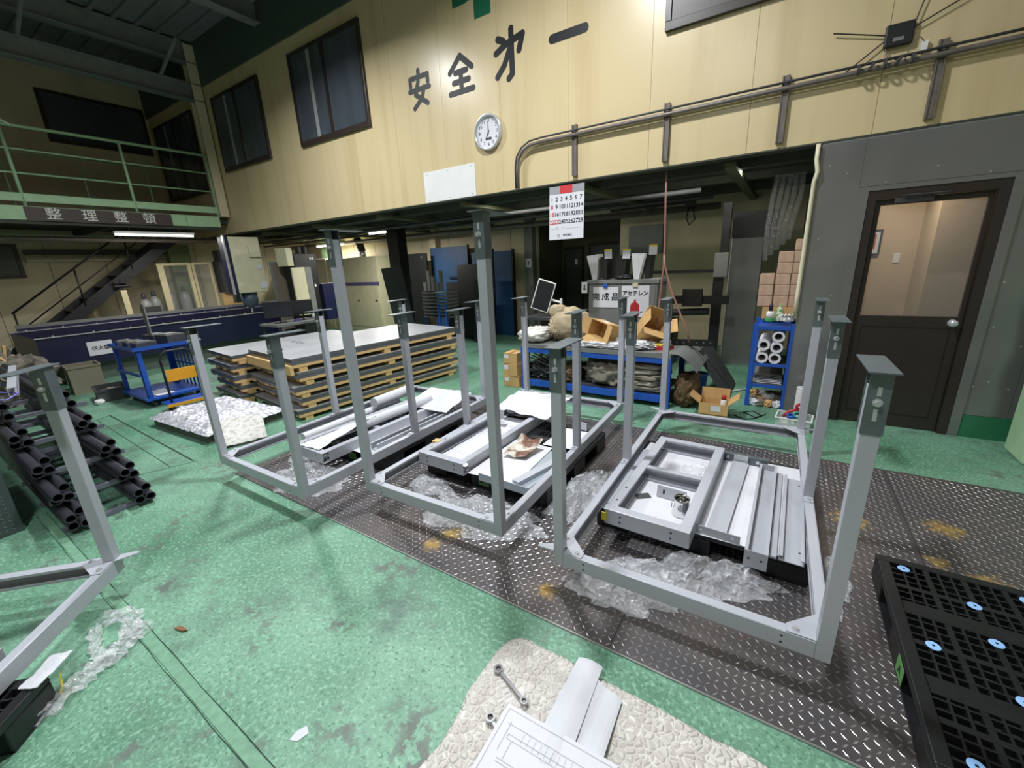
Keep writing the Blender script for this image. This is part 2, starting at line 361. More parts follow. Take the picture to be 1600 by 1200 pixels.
# upper yellow wall over the open bay
wall_u = struct(bx(-13.2, 4.5, YW + .03, YW + .13, 2.5, 5.25).build('wall_upper', M_CRACK))
for k in range(20):
    x0 = -13.2 + k * .91; x1 = min(x0 + .91, 4.5)
    if x1 > x0: bx(x0 + .0015, x1 - .0015, YW, YW + .03, 2.5, 5.25).build('wall_panel', M_YEL, wall_u)
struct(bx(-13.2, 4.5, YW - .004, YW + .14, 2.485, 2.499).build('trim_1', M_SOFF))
struct(bx(-13.2, 4.5, YW - .03, YW + .13, 5.251, 6.0).build('trim_2', mat('girder_green', (70, 84, 78), .6)))
wl = struct(bx(-13.3, -13.2, -5, 9.5, 0, 6).build('wall_left', M_CREAM))
struct(bx(4.5, 4.6, -5, YW, 0, 6).build('wall_right', M_CREAM))
struct(bx(-13.2, 4.5, -5.1, -5, 0, 6).build('wall_near', M_CREAM))
# joints of the left wall's boards
for k in range(9): bx(-13.2, -13.196, -.3 + k * .91, -.292 + k * .91, 0, 2.6).build('board_joint', M_DARKWALL, wl)
bx(-13.2, -13.12, 2.12, YW - .04, 2.06, 2.16).build('wall_ledge', M_CREAM, wl); bx(-13.2, -13.1, 2.12, YW - .04, 2.2, 2.3).build('wall_ledge', M_DARKWALL, wl)
# rear wall of the bay with a dark doorway in it
wr = struct(bx(-13.2, -4.65, 8.3, 8.4, 0, 2.56).build('wall_rear', M_CREAM))
bx(-2.8, .2, 8.3, 8.4, 0, 2.56).build('wall_section', M_CREAM, wr)
bx(-4.65, -2.8, 8.3, 8.4, 2.42, 2.56).build('lintel', M_CREAM, wr)
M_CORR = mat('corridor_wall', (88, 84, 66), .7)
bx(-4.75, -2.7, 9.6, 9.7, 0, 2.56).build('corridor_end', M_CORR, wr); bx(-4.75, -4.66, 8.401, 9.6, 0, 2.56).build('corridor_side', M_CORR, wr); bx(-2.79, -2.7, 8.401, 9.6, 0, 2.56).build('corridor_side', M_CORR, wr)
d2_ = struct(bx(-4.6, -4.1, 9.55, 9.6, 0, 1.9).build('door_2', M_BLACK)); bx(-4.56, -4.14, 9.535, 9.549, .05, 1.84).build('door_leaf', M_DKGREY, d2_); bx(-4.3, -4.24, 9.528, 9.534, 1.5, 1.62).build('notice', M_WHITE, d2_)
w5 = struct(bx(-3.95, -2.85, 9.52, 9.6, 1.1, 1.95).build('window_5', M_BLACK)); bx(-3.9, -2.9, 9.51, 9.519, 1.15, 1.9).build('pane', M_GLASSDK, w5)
for k in range(9): bx(-12.6 + k * .91, -12.594 + k * .91, 8.296, 8.3, 0, 2.5).build('panel_joint', M_DARKWALL, wr)
for x, w, m_ in ((-12.12, .34, M_LGREEN), (-7.62, .2, M_CREAM), (-4.86, .2, M_MIDGREY)):
    c = bx(x, x + w, 8.12, 8.3, 0, 2.56).build('wall_post', m_, wr)
text('post_number', '3', .12, M_INK, bx(-4.83, -4.69, 8.108, 8.119, 1.5, 1.68).build('number_plate', M_WHITE, wr), (-4.76, 8.106, 1.59), bold=.003)
# soffit of the bay: slab, joists and pipes
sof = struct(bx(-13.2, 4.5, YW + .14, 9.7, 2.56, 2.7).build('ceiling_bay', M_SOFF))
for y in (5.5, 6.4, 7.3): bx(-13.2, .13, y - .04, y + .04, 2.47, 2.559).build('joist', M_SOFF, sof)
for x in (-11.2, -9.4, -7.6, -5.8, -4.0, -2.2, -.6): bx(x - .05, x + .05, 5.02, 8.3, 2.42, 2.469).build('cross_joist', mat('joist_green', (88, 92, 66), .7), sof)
for y, z, r, m_ in ((5.9, 2.36, .03, M_DKGREY), (7.7, 2.33, .055, M_RUST), (6.9, 2.38, .025, M_DKGREY)):
    MB().cyl((-13, y, z), (-1.0, y, z), r, 10).build('service_pipe', m_, sof, smooth=True)
# main ceiling with deck ribs and beams
ceil = struct(bx(-13.4, 4.6, -5.1, YW - .03, 6.0, 6.1).build('ceiling', M_CEIL))
rib = bx(-13.3, 4.5, -.03, .03, 5.955, 6.0).mesh('deck_rib')
for k in range(31): link('deck_rib', rib, M_CEIL, ceil, (0, -4.7 + k * .31, 0))
def ibeam(x, y0, y1, z0, z1, w=.2):
    return MB().box(x - w / 2, x + w / 2, y0, y1, z0, z0 + .015).box(x - w / 2, x + w / 2, y0, y1, z1 - .015, z1).box(x - .008, x + .008, y0, y1, z0 + .015, z1 - .015)
for x, z0, z1 in ((-10.36, 4.97, 5.27), (-10.36, 5.62, 5.95), (-7.95, 5.62, 5.95), (-4.5, 5.62, 5.95), (-1, 5.62, 5.95)):
    ibeam(x, -5, YW - .031, z0, z1).build('beam', M_BEAM, ceil)
MB().box(-10.46, -10.44, YW - .2, YW - .031, 2.83, 5.95).box(-10.28, -10.26, YW - .2, YW - .031, 2.83, 5.95).box(-10.44, -10.28, YW - .12, YW - .105, 2.83, 5.95).build('column', M_CREAM, ceil)
for y in (.6, 2.4, 4.2): MB().cyl((-10.36, y, 5.27), (-9.4, y, 5.62), .03, 8).build('knee_brace', M_BEAM, ceil)
# ------------------------------------------------------------------ windows in the upper wall
def window(n, x0, x1, z0, z1, mull=None, blind=False, y=YW):
    f = MB(); t = .055
    f.box(x0, x1, y - .045, y - .001, z0, z0 + t + .02).box(x0, x1, y - .045, y - .001, z1 - t, z1).box(x0, x0 + t, y - .045, y - .001, z0 + t + .02, z1 - t).box(x1 - t, x1, y - .045, y - .001, z0 + t + .02, z1 - t)
    o = struct(f.build('window_%d' % n, M_BRONZE, bev=.004))
    xm = (x0 + x1) / 2
    if blind:
        for k in range(5):
            z = z0 + .075 + k * .27; bx(x0 + t, x1 - t, y - .03, y - .012, z, min(z + .264, z1 - t)).build('shutter_slat', mat('shutter_brown', (74, 66, 64), .4), o)
        return o
    bx(x0 + t, xm - .02, y - .028, y - .022, z0 + t + .02, z1 - t).build('pane', M_GLASSDK, o); bx(xm + .02, x1 - t, y - .016, y - .010, z0 + t + .02, z1 - t).build('pane', M_GLASSDK, o)
    bx(xm - .03, xm + .025, y - .036, y - .008, z0 + t + .02, z1 - t).build('meeting_stile', M_BRONZE, o)
    bx(x0 + .55 * (xm - x0), x0 + .64 * (xm - x0), y - .0285, y - .0281, z0 + t + .02, z1 - t).build('curtain_edge', mat('curtain_grey', (150, 152, 150), .6), o)
    return o
window(1, -10.02, -8.27, 3.66, 4.99); window(2, -7.28, -5.5, 3.67, 5.02); window(3, -1.25, .55, 3.66, 5.02, blind=True); window(4, -12.95, -10.95, 3.4, 5.0)
# window of the left wall, upstairs and downstairs
def window_left(n, y0, y1, z0, z1):
    o = struct(MB().box(-13.199, -13.15, y0, y1, z0, z0 + .06).box(-13.199, -13.15, y0, y1, z1 - .06, z1).box(-13.199, -13.15, y0, y0 + .06, z0 + .06, z1 - .06).box(-13.199, -13.15, y1 - .06, y1, z0 + .06, z1 - .06).build('window_%d' % n, M_BRONZE))
    bx(-13.19, -13.18, y0 + .06, y1 - .06, z0 + .06, z1 - .06).build('pane', M_GLASSDK, o)
window_left(6, 3.05, 4.80, 4.45, 5.42); window_left(7, .2, 2.05, 1.76, 2.42); window_left(8, 1.2, 2.3, 4.55, 5.6)
# ------------------------------------------------------------------ lettering painted on the yellow wall
def strokes(name, lines, cx, cz, w, h, r):
    """brush strokes with round ends painted on the wall"""
    b = MB(Matrix.Translation((cx - w / 2, YW, cz - h / 2)) @ Matrix.Rotation(R(90), 4, 'X')); k = 0
    for ln_ in lines:
        for i in range(len(ln_) - 1):
            p = Vector((ln_[i][0] * w, ln_[i][1] * h)); q = Vector((ln_[i + 1][0] * w, ln_[i + 1][1] * h)); a = math.atan2(q.y - p.y, q.x - p.x)
            cap = [(q.x + r * math.cos(a + R(t)), q.y + r * math.sin(a + R(t))) for t in range(-90, 91, 18)] + [(p.x + r * math.cos(a + R(t)), p.y + r * math.sin(a + R(t))) for t in range(90, 271, 18)]
            b.prism(cap, .0004, .0016 + k * .00004); k += 1
    b.build(name, M_INK, wall_u)
strokes('painted_character', [[(.5, 1), (.5, .84)], [(.06, .62), (.06, .82), (.94, .82), (.94, .62)], [(.46, .70), (.28, .36), (.86, .04)], [(.74, .5), (.60, .22), (.18, -.02)], [(0, .48), (1, .48)]], -4.48, 3.93, .36, .42, .031)
strokes('painted_character', [[(.5, .98), (.06, .60)], [(.5, .98), (.94, .60)], [(.28, .56), (.72, .56)], [(.2, .30), (.8, .30)], [(.04, .02), (.96, .02)], [(.5, .56), (.5, .04)]], -3.76, 3.93, .40, .40, .034)
strokes('painted_character', [[(.12, .88), (.30, .80)], [(.04, .60), (.36, .72), (.92, .82), (.80, .52)], [(.56, 1.0), (.56, .08), (.44, .0)], [(.50, .60), (.30, .30), (.06, .10)]], -3.02, 3.95, .42, .48, .036)
b = MB(Matrix.Translation((-2.275, YW - .002, 3.945)) @ Matrix.Rotation(R(90), 4, 'X'))
b.prism([(-.19 + .045 * math.cos(a), .045 * math.sin(a)) for a in [R(90 + 15 * i) for i in range(13)]] + [(.19 + .045 * math.cos(a), .045 * math.sin(a)) for a in [R(-90 + 15 * i) for i in range(13)]], 0, .0015)
b.build('painted_character', M_INK, wall_u)
MB().box(-3.60, -3.24, YW - .002, YW - .0005, 4.63, 4.98).box(-3.50, -3.26, YW - .002, YW - .0005, 4.42, 4.629).box(-3.82, -3.601, YW - .002, YW - .0005, 4.62, 4.98).box(-3.239, -3.02, YW - .002, YW - .0005, 4.62, 4.98).box(-3.50, -3.26, YW - .002, YW - .0005, 4.981, 5.2).build('painted_green_cross', mat('cross_green', (36, 110, 80), .35), wall_u)
# ------------------------------------------------------------------ stainless clad wall with the door
inox = struct(MB().box(.13, .45, YW, YW + .1, 0, 2.484).box(.45, 1.38, YW, YW + .1, 2.09, 2.484).box(1.38, 4.5, YW, YW + .1, 0, 2.484).box(.13, .23, YW + .1, 8.3, 0, 2.484).build('wall_door', M_MIDGREY))
def ipanel(x0, x1, z0, z1): bx(x0, x1, YW - .004, YW - .0005, z0, z1).build('steel_panel', M_INOX, inox)
ipanel(.128, .43, 0, 2.47); ipanel(.432, 1.40, 2.10, 2.47); ipanel(1.402, 1.66, .20, 2.47); ipanel(1.662, 2.9, .20, 2.47)
bx(.125, .1299, YW - .004, 5.6, 0, 2.47).build('corner_angle', M_INOX, inox)
for x, z in ((.2, 2.3), (.33, 2.22), (.2, 1.7), (.36, 1.2), (.9, 2.2), (1.45, 1.75), (1.43, 1.3), (1.44, .95), (1.42, .45), (1.60, 1.6), (1.62, .8), (1.5, .5), (1.62, .45), (1.2, 2.12), (.6, 2.12)):
    MB().cyl((x, YW - .008, z), (x, YW - .004, z), .006, 8).build('rivet', M_ZINC, inox)
struct(bx(1.402, 4.5, YW - .012, YW - .0005, 0, .195).build('baseboard_right', M_DGREEN))
struct(MB().box(.43, .5, YW - .02, YW - .0005, 0, 2.09).box(1.335, 1.40, YW - .02, YW - .0005, 0, 2.09).box(.5, 1.335, YW - .02, YW - .0005, 2.06, 2.09).build('trim_3', M_INOX))
dr = struct(MB().box(.502, .56, YW - .012, YW + .1, 0, 2.059).box(1.27, 1.334, YW - .012, YW + .1, 0, 2.059).box(.56, 1.27, YW - .012, YW + .1, 1.99, 2.059).build('door_1', M_DOOR))
leaf = MB().box(.565, 1.265, YW + .02, YW + .055, .01, 1.02).box(.565, .60, YW + .02, YW + .055, 1.02, 1.985).box(1.235, 1.265, YW + .02, YW + .055, 1.02, 1.985).box(.60, 1.235, YW + .02, YW + .055, 1.94, 1.985).build('door_leaf', M_DOOR, dr, bev=.003)
bx(.60, 1.235, YW + .036, YW + .040, 1.02, 1.94).build('pane', M_GLASS, leaf)
MB().box(.62, 1.2, YW + .016, YW + .0199, .12, .125).box(.62, .625, YW + .016, YW + .0199, .125, .92).box(.625, 1.2, YW + .016, YW + .0199, .92, .925).box(1.2, 1.205, YW + .016, YW + .0199, .12, .925).build('press_line', M_BLACK, leaf)
kb = MB().cyl((1.205, YW + .02, .97), (1.205, YW + .012, .97), .03, 16).build('rose', M_ZINC, leaf)
MB(Matrix.Translation((1.205, YW + .012, .97)) @ Matrix.Rotation(R(90), 4, 'X')).lathe([(.012, 0), (.012, .02), (.026, .028), (.030, .042), (.024, .056), (.008, .06)], 18).build('knob', M_ZINC, leaf, smooth=True)
MB().box(.68, .92, YW - .02, YW + .015, 1.945, 1.985).box(.72, 1.0, YW - .05, YW - .03, 1.993, 2.005).build('door_closer', M_DKGREY, leaf, bev=.004)
# small room seen through the pane
M_ROOM = mat('beige_room', (200, 178, 150), .7, var=.05, scale=1.5)
room = struct(MB().box(.235, 2.4, 6.5, 6.56, 0, 2.484).box(2.4, 2.46, YW + .101, 6.56, 0, 2.484).box(1.18, 2.4, 5.9, 6.499, 0, 2.484).build('wall_room', M_ROOM))
pf = thing('picture_frame', 'small framed red print seen through the door glass', 'picture', (.74, 6.49, 1.66))
MB().box(-.12, .12, -.02, 0, -.15, -.13).box(-.12, .12, -.02, 0, .11, .13).box(-.12, -.10, -.02, 0, -.13, .11).box(.10, .12, -.02, 0, -.13, .11).build('frame', M_BLACK, pf)
bx(-.10, .10, -.012, -.002, -.13, .11).build('mount', M_PAPER, pf); bx(-.06, .07, -.015, -.0121, -.085, .08).build('print', mat('red_print', (178, 104, 78), .6, var=.3, scale=40), pf)
tag(MB().box(-.03, .03, -.012, 0, -.05, .05).build('light_switch', M_WHITE, loc=(1.02, 6.5, 1.47), bev=.004), 'white switch plate on the beige wall behind the door glass', 'switch')
rl = thing('ceiling_light', 'round ceiling lamp inside the small room behind the door', 'lamp', (.8, 5.7, 2.44))
MB().lathe([(.16, 0), (.16, .03), (.12, .04)], 20).build('base', M_WHITE, rl); MB().lathe([(.06, -.05), (.13, -.03), (.15, -.001)], 20).build('diffuser', emis('warm_lamp', (255, 226, 184), 3), rl, smooth=True)
area('room_light', (0, 0, -.07), .3, 8.5, (1, .9, .76), parent=rl)
# light green pillar at the right
pil = struct(bx(1.63, 1.98, 4.36, 4.70, 0, 2.48).build('trim_4', M_LGREEN, bev=.02))
# white service pipe down the corner of the stainless wall
tag(MB().tube([(.10, 4.83, 2.48), (.10, 4.83, 2.36), (.12, 4.82, 2.26), (.105, 4.84, 2.18), (.105, 4.84, 1.2), (.105, 4.84, 1.0)], .017, 10).build('service_pipe', mat('cream_pipe', (226, 218, 190), .4), smooth=True), 'cream pipe running down the corner of the stainless wall', 'pipe')
# ------------------------------------------------------------------ mezzanine on the left
mz = struct(bx(-13.2, -10.42, -5, YW - .03, 2.70, 2.82).build('floor_mezzanine', mat('deck_dark', (46, 56, 48), .7)))
bx(-10.42, -10.36, -5, YW - .2, 2.62, 2.83).build('fascia', M_LGREEN, mz); bx(-10.48, -10.37, -5, YW - .2, 2.56, 2.615).build('edge_beam', M_SOFF, mz)
for y in (-2.2, -.4, 1.4, 4.05): bx(-10.362, -10.356, y, y + .006, 2.63, 2.82).build('fascia_joint', M_SOFF, mz)
bx(-12.7, -12.6, -5, YW - .05, 2.45, 2.56).build('far_beam', M_LGREEN, mz)
for y in (-3, -1, 1, 3): bx(-13.2, -10.49, y - .05, y + .05, 2.58, 2.699).build('joist', M_SOFF, mz)
tag(MB().cyl((-11, -4.5, 2.38), (-11, 4.85, 2.38), .045, 12).build('service_pipe', M_RUST, smooth=True), 'long brown pipe under the green mezzanine edge', 'pipe')
rail = thing('railing', 'light green pipe railing along the mezzanine edge', 'railing', (-10.39, 0, 2.82))
for y in (4.68, 3.30, 1.88, .46, -.96): MB().cyl((0, y, .011), (0, y, 1.19), .024, 10).build('post', M_LGREEN, rail, smooth=True)
for z, r in ((1.19, .026), (.85, .014), (.5, .014)): MB().cyl((0, -3, z), (0, 4.7, z), r, 10).build('rail', M_LGREEN, rail, smooth=True)
bx(-.012, .02, -3, 4.7, .08, .20).build('toe_board', M_LGREEN, rail)
rail2 = thing('railing', 'thin grey railing round the stair opening behind the green railing', 'railing', (-12.0, 0, 2.82))
for y in (4.15, 3.1, 2.05, 1.0): MB().cyl((0, y, .001), (0, y, 1.12), .018, 8).build('post', M_LGREEN, rail2, smooth=True)
for z in (1.12, .78, .42): MB().cyl((0, 0, z), (0, 4.15, z), .015, 8).build('rail', M_LGREEN, rail2, smooth=True)
gv = thing('work_glove', 'white glove hung over the green mezzanine rail at the left', 'glove', (-10.39, 1.86, 4.037)); blob(.09, .16, .06, .25, 3, 5, 20, 12).build('palm', M_WHITE, gv, smooth=True); MB().tube([(.02, .03, .03), (.035, .09, .0), (.03, .14, -.04)], .02, 8).build('finger', M_WHITE, gv, smooth=True)
sg = thing('banner_sign', 'brown banner with white characters on the mezzanine edge', 'sign', (-10.352, 2.82, 2.715))
bx(0, .012, -.98, .98, -.105, .105).build('board', mat('sign_brown', (74, 62, 60), .5), sg)
for ch, y in (('整', -.66), ('理', -.22), ('整', .20), ('頓', .62)): text('character', ch, .20, M_WHITE, sg, (.0135, y, 0), rot=(R(90), 0, R(90)), bold=.0012)
tl = thing('tube_lamp', 'white tube lamp hanging under the mezzanine banner', 'lamp', (-10.4, 3.5, 2.43))
MB().box(-.05, .05, -.63, .63, .02, .06).build('housing', M_WHITE, tl); MB().cyl((0, -.62, 0), (0, .62, 0), .019, 12).build('tube', emis('tube_dim_glow', (255, 250, 240), 2.5), tl, smooth=True); area('tube_light', (0, 0, -.03), .06, 32, (1, .97, .9), 'RECTANGLE', 1.2, parent=tl)
for y in (-.4, .4): MB().cyl((0, y, .06), (0, y, .13), .006, 6).build('hanger', M_DKGREY, tl)
# stairs up to the mezzanine
st = thing('steel_stairs', 'dark steel stairs with thin black handrail against the left wall', 'stairs', (-12.25, 0, 0))
S0, S1, sl = 1.0, 4.35, .765
for x in (-.42, .38): MB(Matrix(((0, 0, 1, x), (1, 0, 0, 0), (0, 1, 0, 0), (0, 0, 0, 1)))).prism([(S0 - .12, 0), (S0 + .2, 0), (S1, (S1 - S0 - .2) * sl), (S1, (S1 - S0 + .12) * sl)], 0, .03).build('stringer', mat('stair_black', (26, 27, 32), .5), st)
for k in range(11):
    y = S0 + .18 + k * .285; z = .19 + k * .218
    bx(-.39, .379, y, y + .24, z, z + .02).build('stair_tread', M_DKGREY, st)
for (y0, y1) in ((1.5, 3.05),): MB().cyl((.4, y0, (y0 - S0) * sl + .74), (.4, y1 + .9, (y1 + .9 - S0) * sl + .74), .018, 8).build('handrail', M_BLACK, st, smooth=True); MB().cyl((.4, y0, (y0 - S0) * sl + .4), (.4, y1 + .9, (y1 + .9 - S0) * sl + .4), .012, 8).build('mid_rail', M_BLACK, st, smooth=True)
for y in (1.52, 2.5, 3.4): MB().cyl((.4, y, (y - S0) * sl), (.4, y, (y - S0) * sl + .74), .015, 8).build('post', M_BLACK, st, smooth=True)
# ------------------------------------------------------------------ high bay lamps that light the hall
for i, (x, y, z, pw) in enumerate(LAMPS):
    hb = thing('high_bay_lamp', 'round high bay lamp hanging from the hall ceiling, ' + ORD[i] + ' from the left wall', 'lamp', (x, y, z), group='high bay lamps above the hall')
    MB().lathe([(.20, 0), (.21, .02), (.19, .06), (.08, .10), (.07, .2), (.03, .22)], 24).build('housing', M_DKGREY, hb, smooth=True)
    MB().lathe([(.17, -.008), (.185, 0)], 24).build('diffuser', emis('lamp_white', (255, 252, 244), 6), hb)
    MB().cyl((0, 0, .22), (0, 0, 6.0 - z), .01, 8).build('suspension', M_DKGREY, hb)
    area('high_bay_light', (0, 0, -.02),   .34, LAMP_POWER * pw, (.94, .97, 1), parent=hb).data.spread = R(158)
def tube_light(loc, L_, power, label, rz=0):
    o = thing('tube_lamp', label, 'lamp', loc, rz)
    bx(-L_ / 2, L_ / 2, -.05, .05, .02, .055).build('housing', M_WHITE, o); MB().cyl((-L_ / 2 + .01, 0, 0), (L_ / 2 - .01, 0, 0), .017, 10).build('tube', emis('tube_glow', (255, 250, 235), 9), o, smooth=True)
    area('tube_light', (0, 0, -.03), L_, power, (1, .97, .88), 'RECTANGLE', .06, parent=o)
tube_light((-7.55, 6.5, 2.36), .62, 60, 'lit tube lamp under the bay soffit beside the black column')
tube_light((-10.9, 7.6, 2.30), 1.2, 45, 'lit tube lamp behind the machine column at the far end')
tube_light((-3.2, 5.59, 2.504), 1.2, 20, 'added fill tube lamp hidden behind the first soffit joist, left of the hose')  # added lamp, kept out of sight, to brighten the bay and bench
tube_light((-.9, 5.59, 2.504), 1.0, 15, 'added fill tube lamp hidden behind the first soffit joist, right of the hose')  # second added fill behind the joist, lifts the right of the bay
# ================================================================== GREY LEG FRAMES, upside down on plastic pallets
def tube_box(b, x, y, w, z0, z1, t=.003):
    h = w / 2; i = h - t
    b.box(x - h, x + h, y - h, y - i, z0, z1).box(x - h, x + h, y + i, y + h, z0, z1).box(x - h, x - i, y - i, y + i, z0, z1).box(x + i, x + h, y - i, y + i, z0, z1)
    return b.box(x - i, x + i, y - i, y + i, z0, z0 + t)
def channel(b, a, c, side, h=.075, f=.045, t=.004):
    """C channel from a to c (2D), open towards side (2D unit vector)"""
    a = Vector(a); c = Vector(c); s = Vector(side)
    def q(o0, o1, z0, z1): b.prism([tuple(a + s * o0), tuple(c + s * o0), tuple(c + s * o1), tuple(a + s * o1)], z0, z1)
    q(0, t, 0, h); q(t, f, 0, t); q(t, f, h - t, h); q(f - t, f, t, .016); q(f - t, f, h - .016, h - t)
    return b
def make_frame(name, label, W_, L_, legs, loc, rz, group='upside-down grey leg frames'):
    """legs: list of (ix -1/1, y fraction -1/0/1, top z above rail underside)"""
    fr = thing(name, label, 'frame', loc, rz, group)
    w = W_ / 2; l = L_ / 2
    channel(MB(), (-w + .0505, -l), (w - .0505, -l), (0, 1)).build('rail', M_FRAME, fr, bev=.002)
    channel(MB(), (w - .0505, l), (-w + .0505, l), (0, -1)).build('rail', M_FRAME, fr, bev=.002)
    channel(MB(), (-w, l - .0505), (-w, -l + .0505), (1, 0)).build('rail', M_FRAME, fr, bev=.002)
    channel(MB(), (w, -l + .0505), (w, l - .0505), (-1, 0)).build('rail', M_FRAME, fr, bev=.002)
    for s in (-1, 1):
        for x in (-.36 * W_, .36 * W_):
            for z in (.022, .052): MB().cyl((x * 1.0, s * (l + .0005), z), (x, s * (l - .001), z), .005, 8).build('bolt_hole', M_BLACK, fr)
    for ix, iy, top, *ear in legs:
        x = ix * (w - .025); y = iy * (l - .025); h = .05
        lg = tube_box(MB(), x, y, h, .0765 if not iy else 0, top - .055).build('leg', M_FRAME, fr, bev=.002)
        zs = top - .205; o = .0285
        # galvanised sleeve: U channel open towards the inside of the frame
        sv = MB().box(x - o, x + o, y - o, y - o + .003, zs, top - .006).box(x - o, x + o, y + o - .003, y + o, zs, top - .006)
        xe = x + ix * (o - .0015); sv.box(xe - .0015, xe + .0015, y - o + .003, y + o - .003, zs, top - .006)
        sv.build('sleeve', M_GALV, lg)
        cy = y - iy * .07
        bx(x - .038, x + .038, cy - .128, cy + .128, top - .0055, top).build('foot_plate', M_GALV, lg, bev=.001)
        for sy in (-1, 1):
            yf = y + sy * o
            for za, zb in ((.045, .085), (.125, .155)): bx(x - .0055, x + .0055, min(yf, yf + sy * .001), max(yf, yf + sy * .001), zs + za, zs + zb).build('slot', M_ZINC, lg)
            MB().cyl((x, yf, zs + .105), (x, yf + sy * .004, zs + .105), .013, 14).cyl((x, yf + sy * .004, zs + .105), (x, yf + sy * .016, zs + .105), .0095, 6).build('bolt', M_ZINC, lg)
        # base flange bolted on the rail
        z = .0755; t = .005
        if iy:
            sx = ix; sy = iy
            pl = [(x - sx * .0255, y + sy * .022), (x - sx * .12, y + sy * .022), (x - sx * .12, y - sy * .02), (x - sx * .02, y - sy * .12), (x + sx * .022, y - sy * .12), (x + sx * .022, y - sy * .0255), (x - sx * .0255, y - sy * .0255)] + [] + []
            fl = MB().prism(pl, z, z + t).build('base_flange', M_FRAME, lg, bev=.001)
            if ear: MB().prism([(x + sx * .0255, y - sy * .03), (x + sx * .11, y + sy * .012), (x + sx * .11, y + sy * .034), (x + sx * .0255, y + sy * .03)], z, z + t).build('flange_ear', M_FRAME, lg, bev=.001)
            for px_, py_ in ((x - sx * .09, y), (x, y - sy * .09)):
                MB().cyl((px_, py_, z + t), (px_, py_, z + t + .002), .014, 12).cyl((px_, py_, z + t + .002), (px_, py_, z + t + .010), .009, 6).build('flange_bolt', M_ZINC, lg)
        else:
            bx(x - .022, x + .022, y - .085, y + .085, z, z + t).build('base_flange', M_FRAME, lg, bev=.001)
            for s in (-1, 1): MB().cyl((x, y + s * .06, z + t), (x, y + s * .06, z + t + .002), .014, 12).cyl((x, y + s * .06, z + t + .002), (x, y + s * .06, z + t + .010), .009, 6).build('flange_bolt', M_ZINC, lg)
    return fr
ZP = .1495
TOP = 1.265 - ZP; TALL = 1.848 - ZP
six = lambda f, e=0: [(-1, -1, f, 1) if e else (-1, -1, f), (1, -1, f), (-1, 0, TOP), (1, 0, TOP), (-1, 1, TOP, 1), (1, 1, TOP, 1)]
make_frame('table_frame', 'grey six-legged frame nearest the brown door, with a can inside', 1.125, 2.29, six(TOP, 1), (-.284, 2.72, ZP), R(1.0))
make_frame('table_frame', 'grey frame with two taller front legs, middle of the row of three', 1.115, 2.28, six(TALL), (-1.76, 2.73, ZP), R(1.6))
make_frame('table_frame', 'grey six-legged frame beside the stacked steel sheets', 1.16, 2.16, six(TOP), (-3.155, 2.36, ZP), R(.6))
ca = Vector((-2.80, .405)); ux = Vector((.7071, -.7071)); uy = Vector((.7071, .7071))
cN = ca + ux * 1.13 - uy * .56
make_frame('table_frame', 'grey frame cut off by the left edge beside the black pipes', 1.13, 2.27, [(1, 1, TOP, 1), (-1, 1, TOP), (1, -1, TOP), (-1, -1, TOP)], (cN.x, cN.y, ZP), R(45))
# ------------------------------------------------------------------ black plastic pallets
M_GRIP = mat('pale_blue_rubber', (146, 190, 240), .6); M_LAB = mat('green_label', (96, 150, 84), .6)
def make_pallet(label, loc, rz=0, discs=False, label_text=None, group='black plastic pallets'):
    p = thing('plastic_pallet', label, 'pallet', loc, rz, group); h = .55; t = .14
    MB().box(-h, h, -h, -h + .045, .105, t).box(-h, h, h - .045, h, .105, t).box(-h, -h + .045, -h + .045, h - .045, .105, t).box(h - .045, h, -h + .045, h - .045, .105, t).build('rim', M_PLASTIC, p, bev=.004)
    g = MB(); n = 15
    for k in range(1, n + 9):
        x = -h + .045 + k * (2 * h - .09) / (n + 9)
        wd = .004 if k % 3 else .010
        g.box(x - wd, x + wd, -h + .045, h - .045, .112, t - .002)
    for k in range(1, n + 9):
        y = -h + .045 + k * (2 * h - .09) / (n + 9)
        wd = .004 if k % 4 else .012
        g.box(-h + .045, h - .045, y - wd, y + wd, .112, t - .0015)
    stuff(g.build('deck_grid', M_PLASTIC, p))
    for y in (-.2, .2): bx(-h + .046, h - .046, y - .035, y + .035, .10, t - .001).build('deck_band', M_PLASTIC, p)
    bx(-.035, .035, -h + .046, h - .046, .10, t - .0008).build('deck_band', M_PLASTIC, p)
    for x in (-.45, 0, .45):
        for y in (-.45, 0, .45): bx(x - .1, x + .1, y - .1, y + .1, .012, .104).build('foot_block', M_PLASTIC, p, bev=.006)
        bx(x - .095, x + .095, -h + .002, h - .002, 0, .0118).build('skid', M_PLASTIC, p)
    if discs:
        for x, y in ((-.46, .47), (-.26, .33), (-.452, 0), (-.252, .127), (-.258, -.134), (-.452, -.46), (-.07, .47), (.2, .33), (.2, .1), (.2, -.13), (.4, .45), (.4, 0), (-.05, -.46), (.42, -.46)):
            MB().lathe([(.022, 0), (.022, .002), (.018, .003)], 18, (x, y, t)).build('grip_disc', M_GRIP, p)
            MB().lathe([(.005, 0), (.005, .0008)], 8, (x, y, t + .003)).build('disc_hole', M_INK, p)
    if label_text:
        side, x, txt = label_text
        if side == 'front':
            q = bx(x - .045, x + .045, -h - .0025, -h - .0005, .03, .09).build('rim_label', M_LAB, p); text('lettering', txt, .05, M_INK, q, (x, -h - .003, .058), bold=.001, ext=.0004)
        else:
            q = bx(-h - .0025, -h - .0005, x - .045, x + .045, .03, .10).build('rim_label', M_LAB, p); text('lettering', txt, .05, M_INK, q, (-h - .003, x, .063), rot=(R(90), 0, R(-90)), bold=.001, ext=.0004)
    return p
make_pallet('black plastic pallet under the frame nearest the brown door', (-.285, 2.717, .0085))
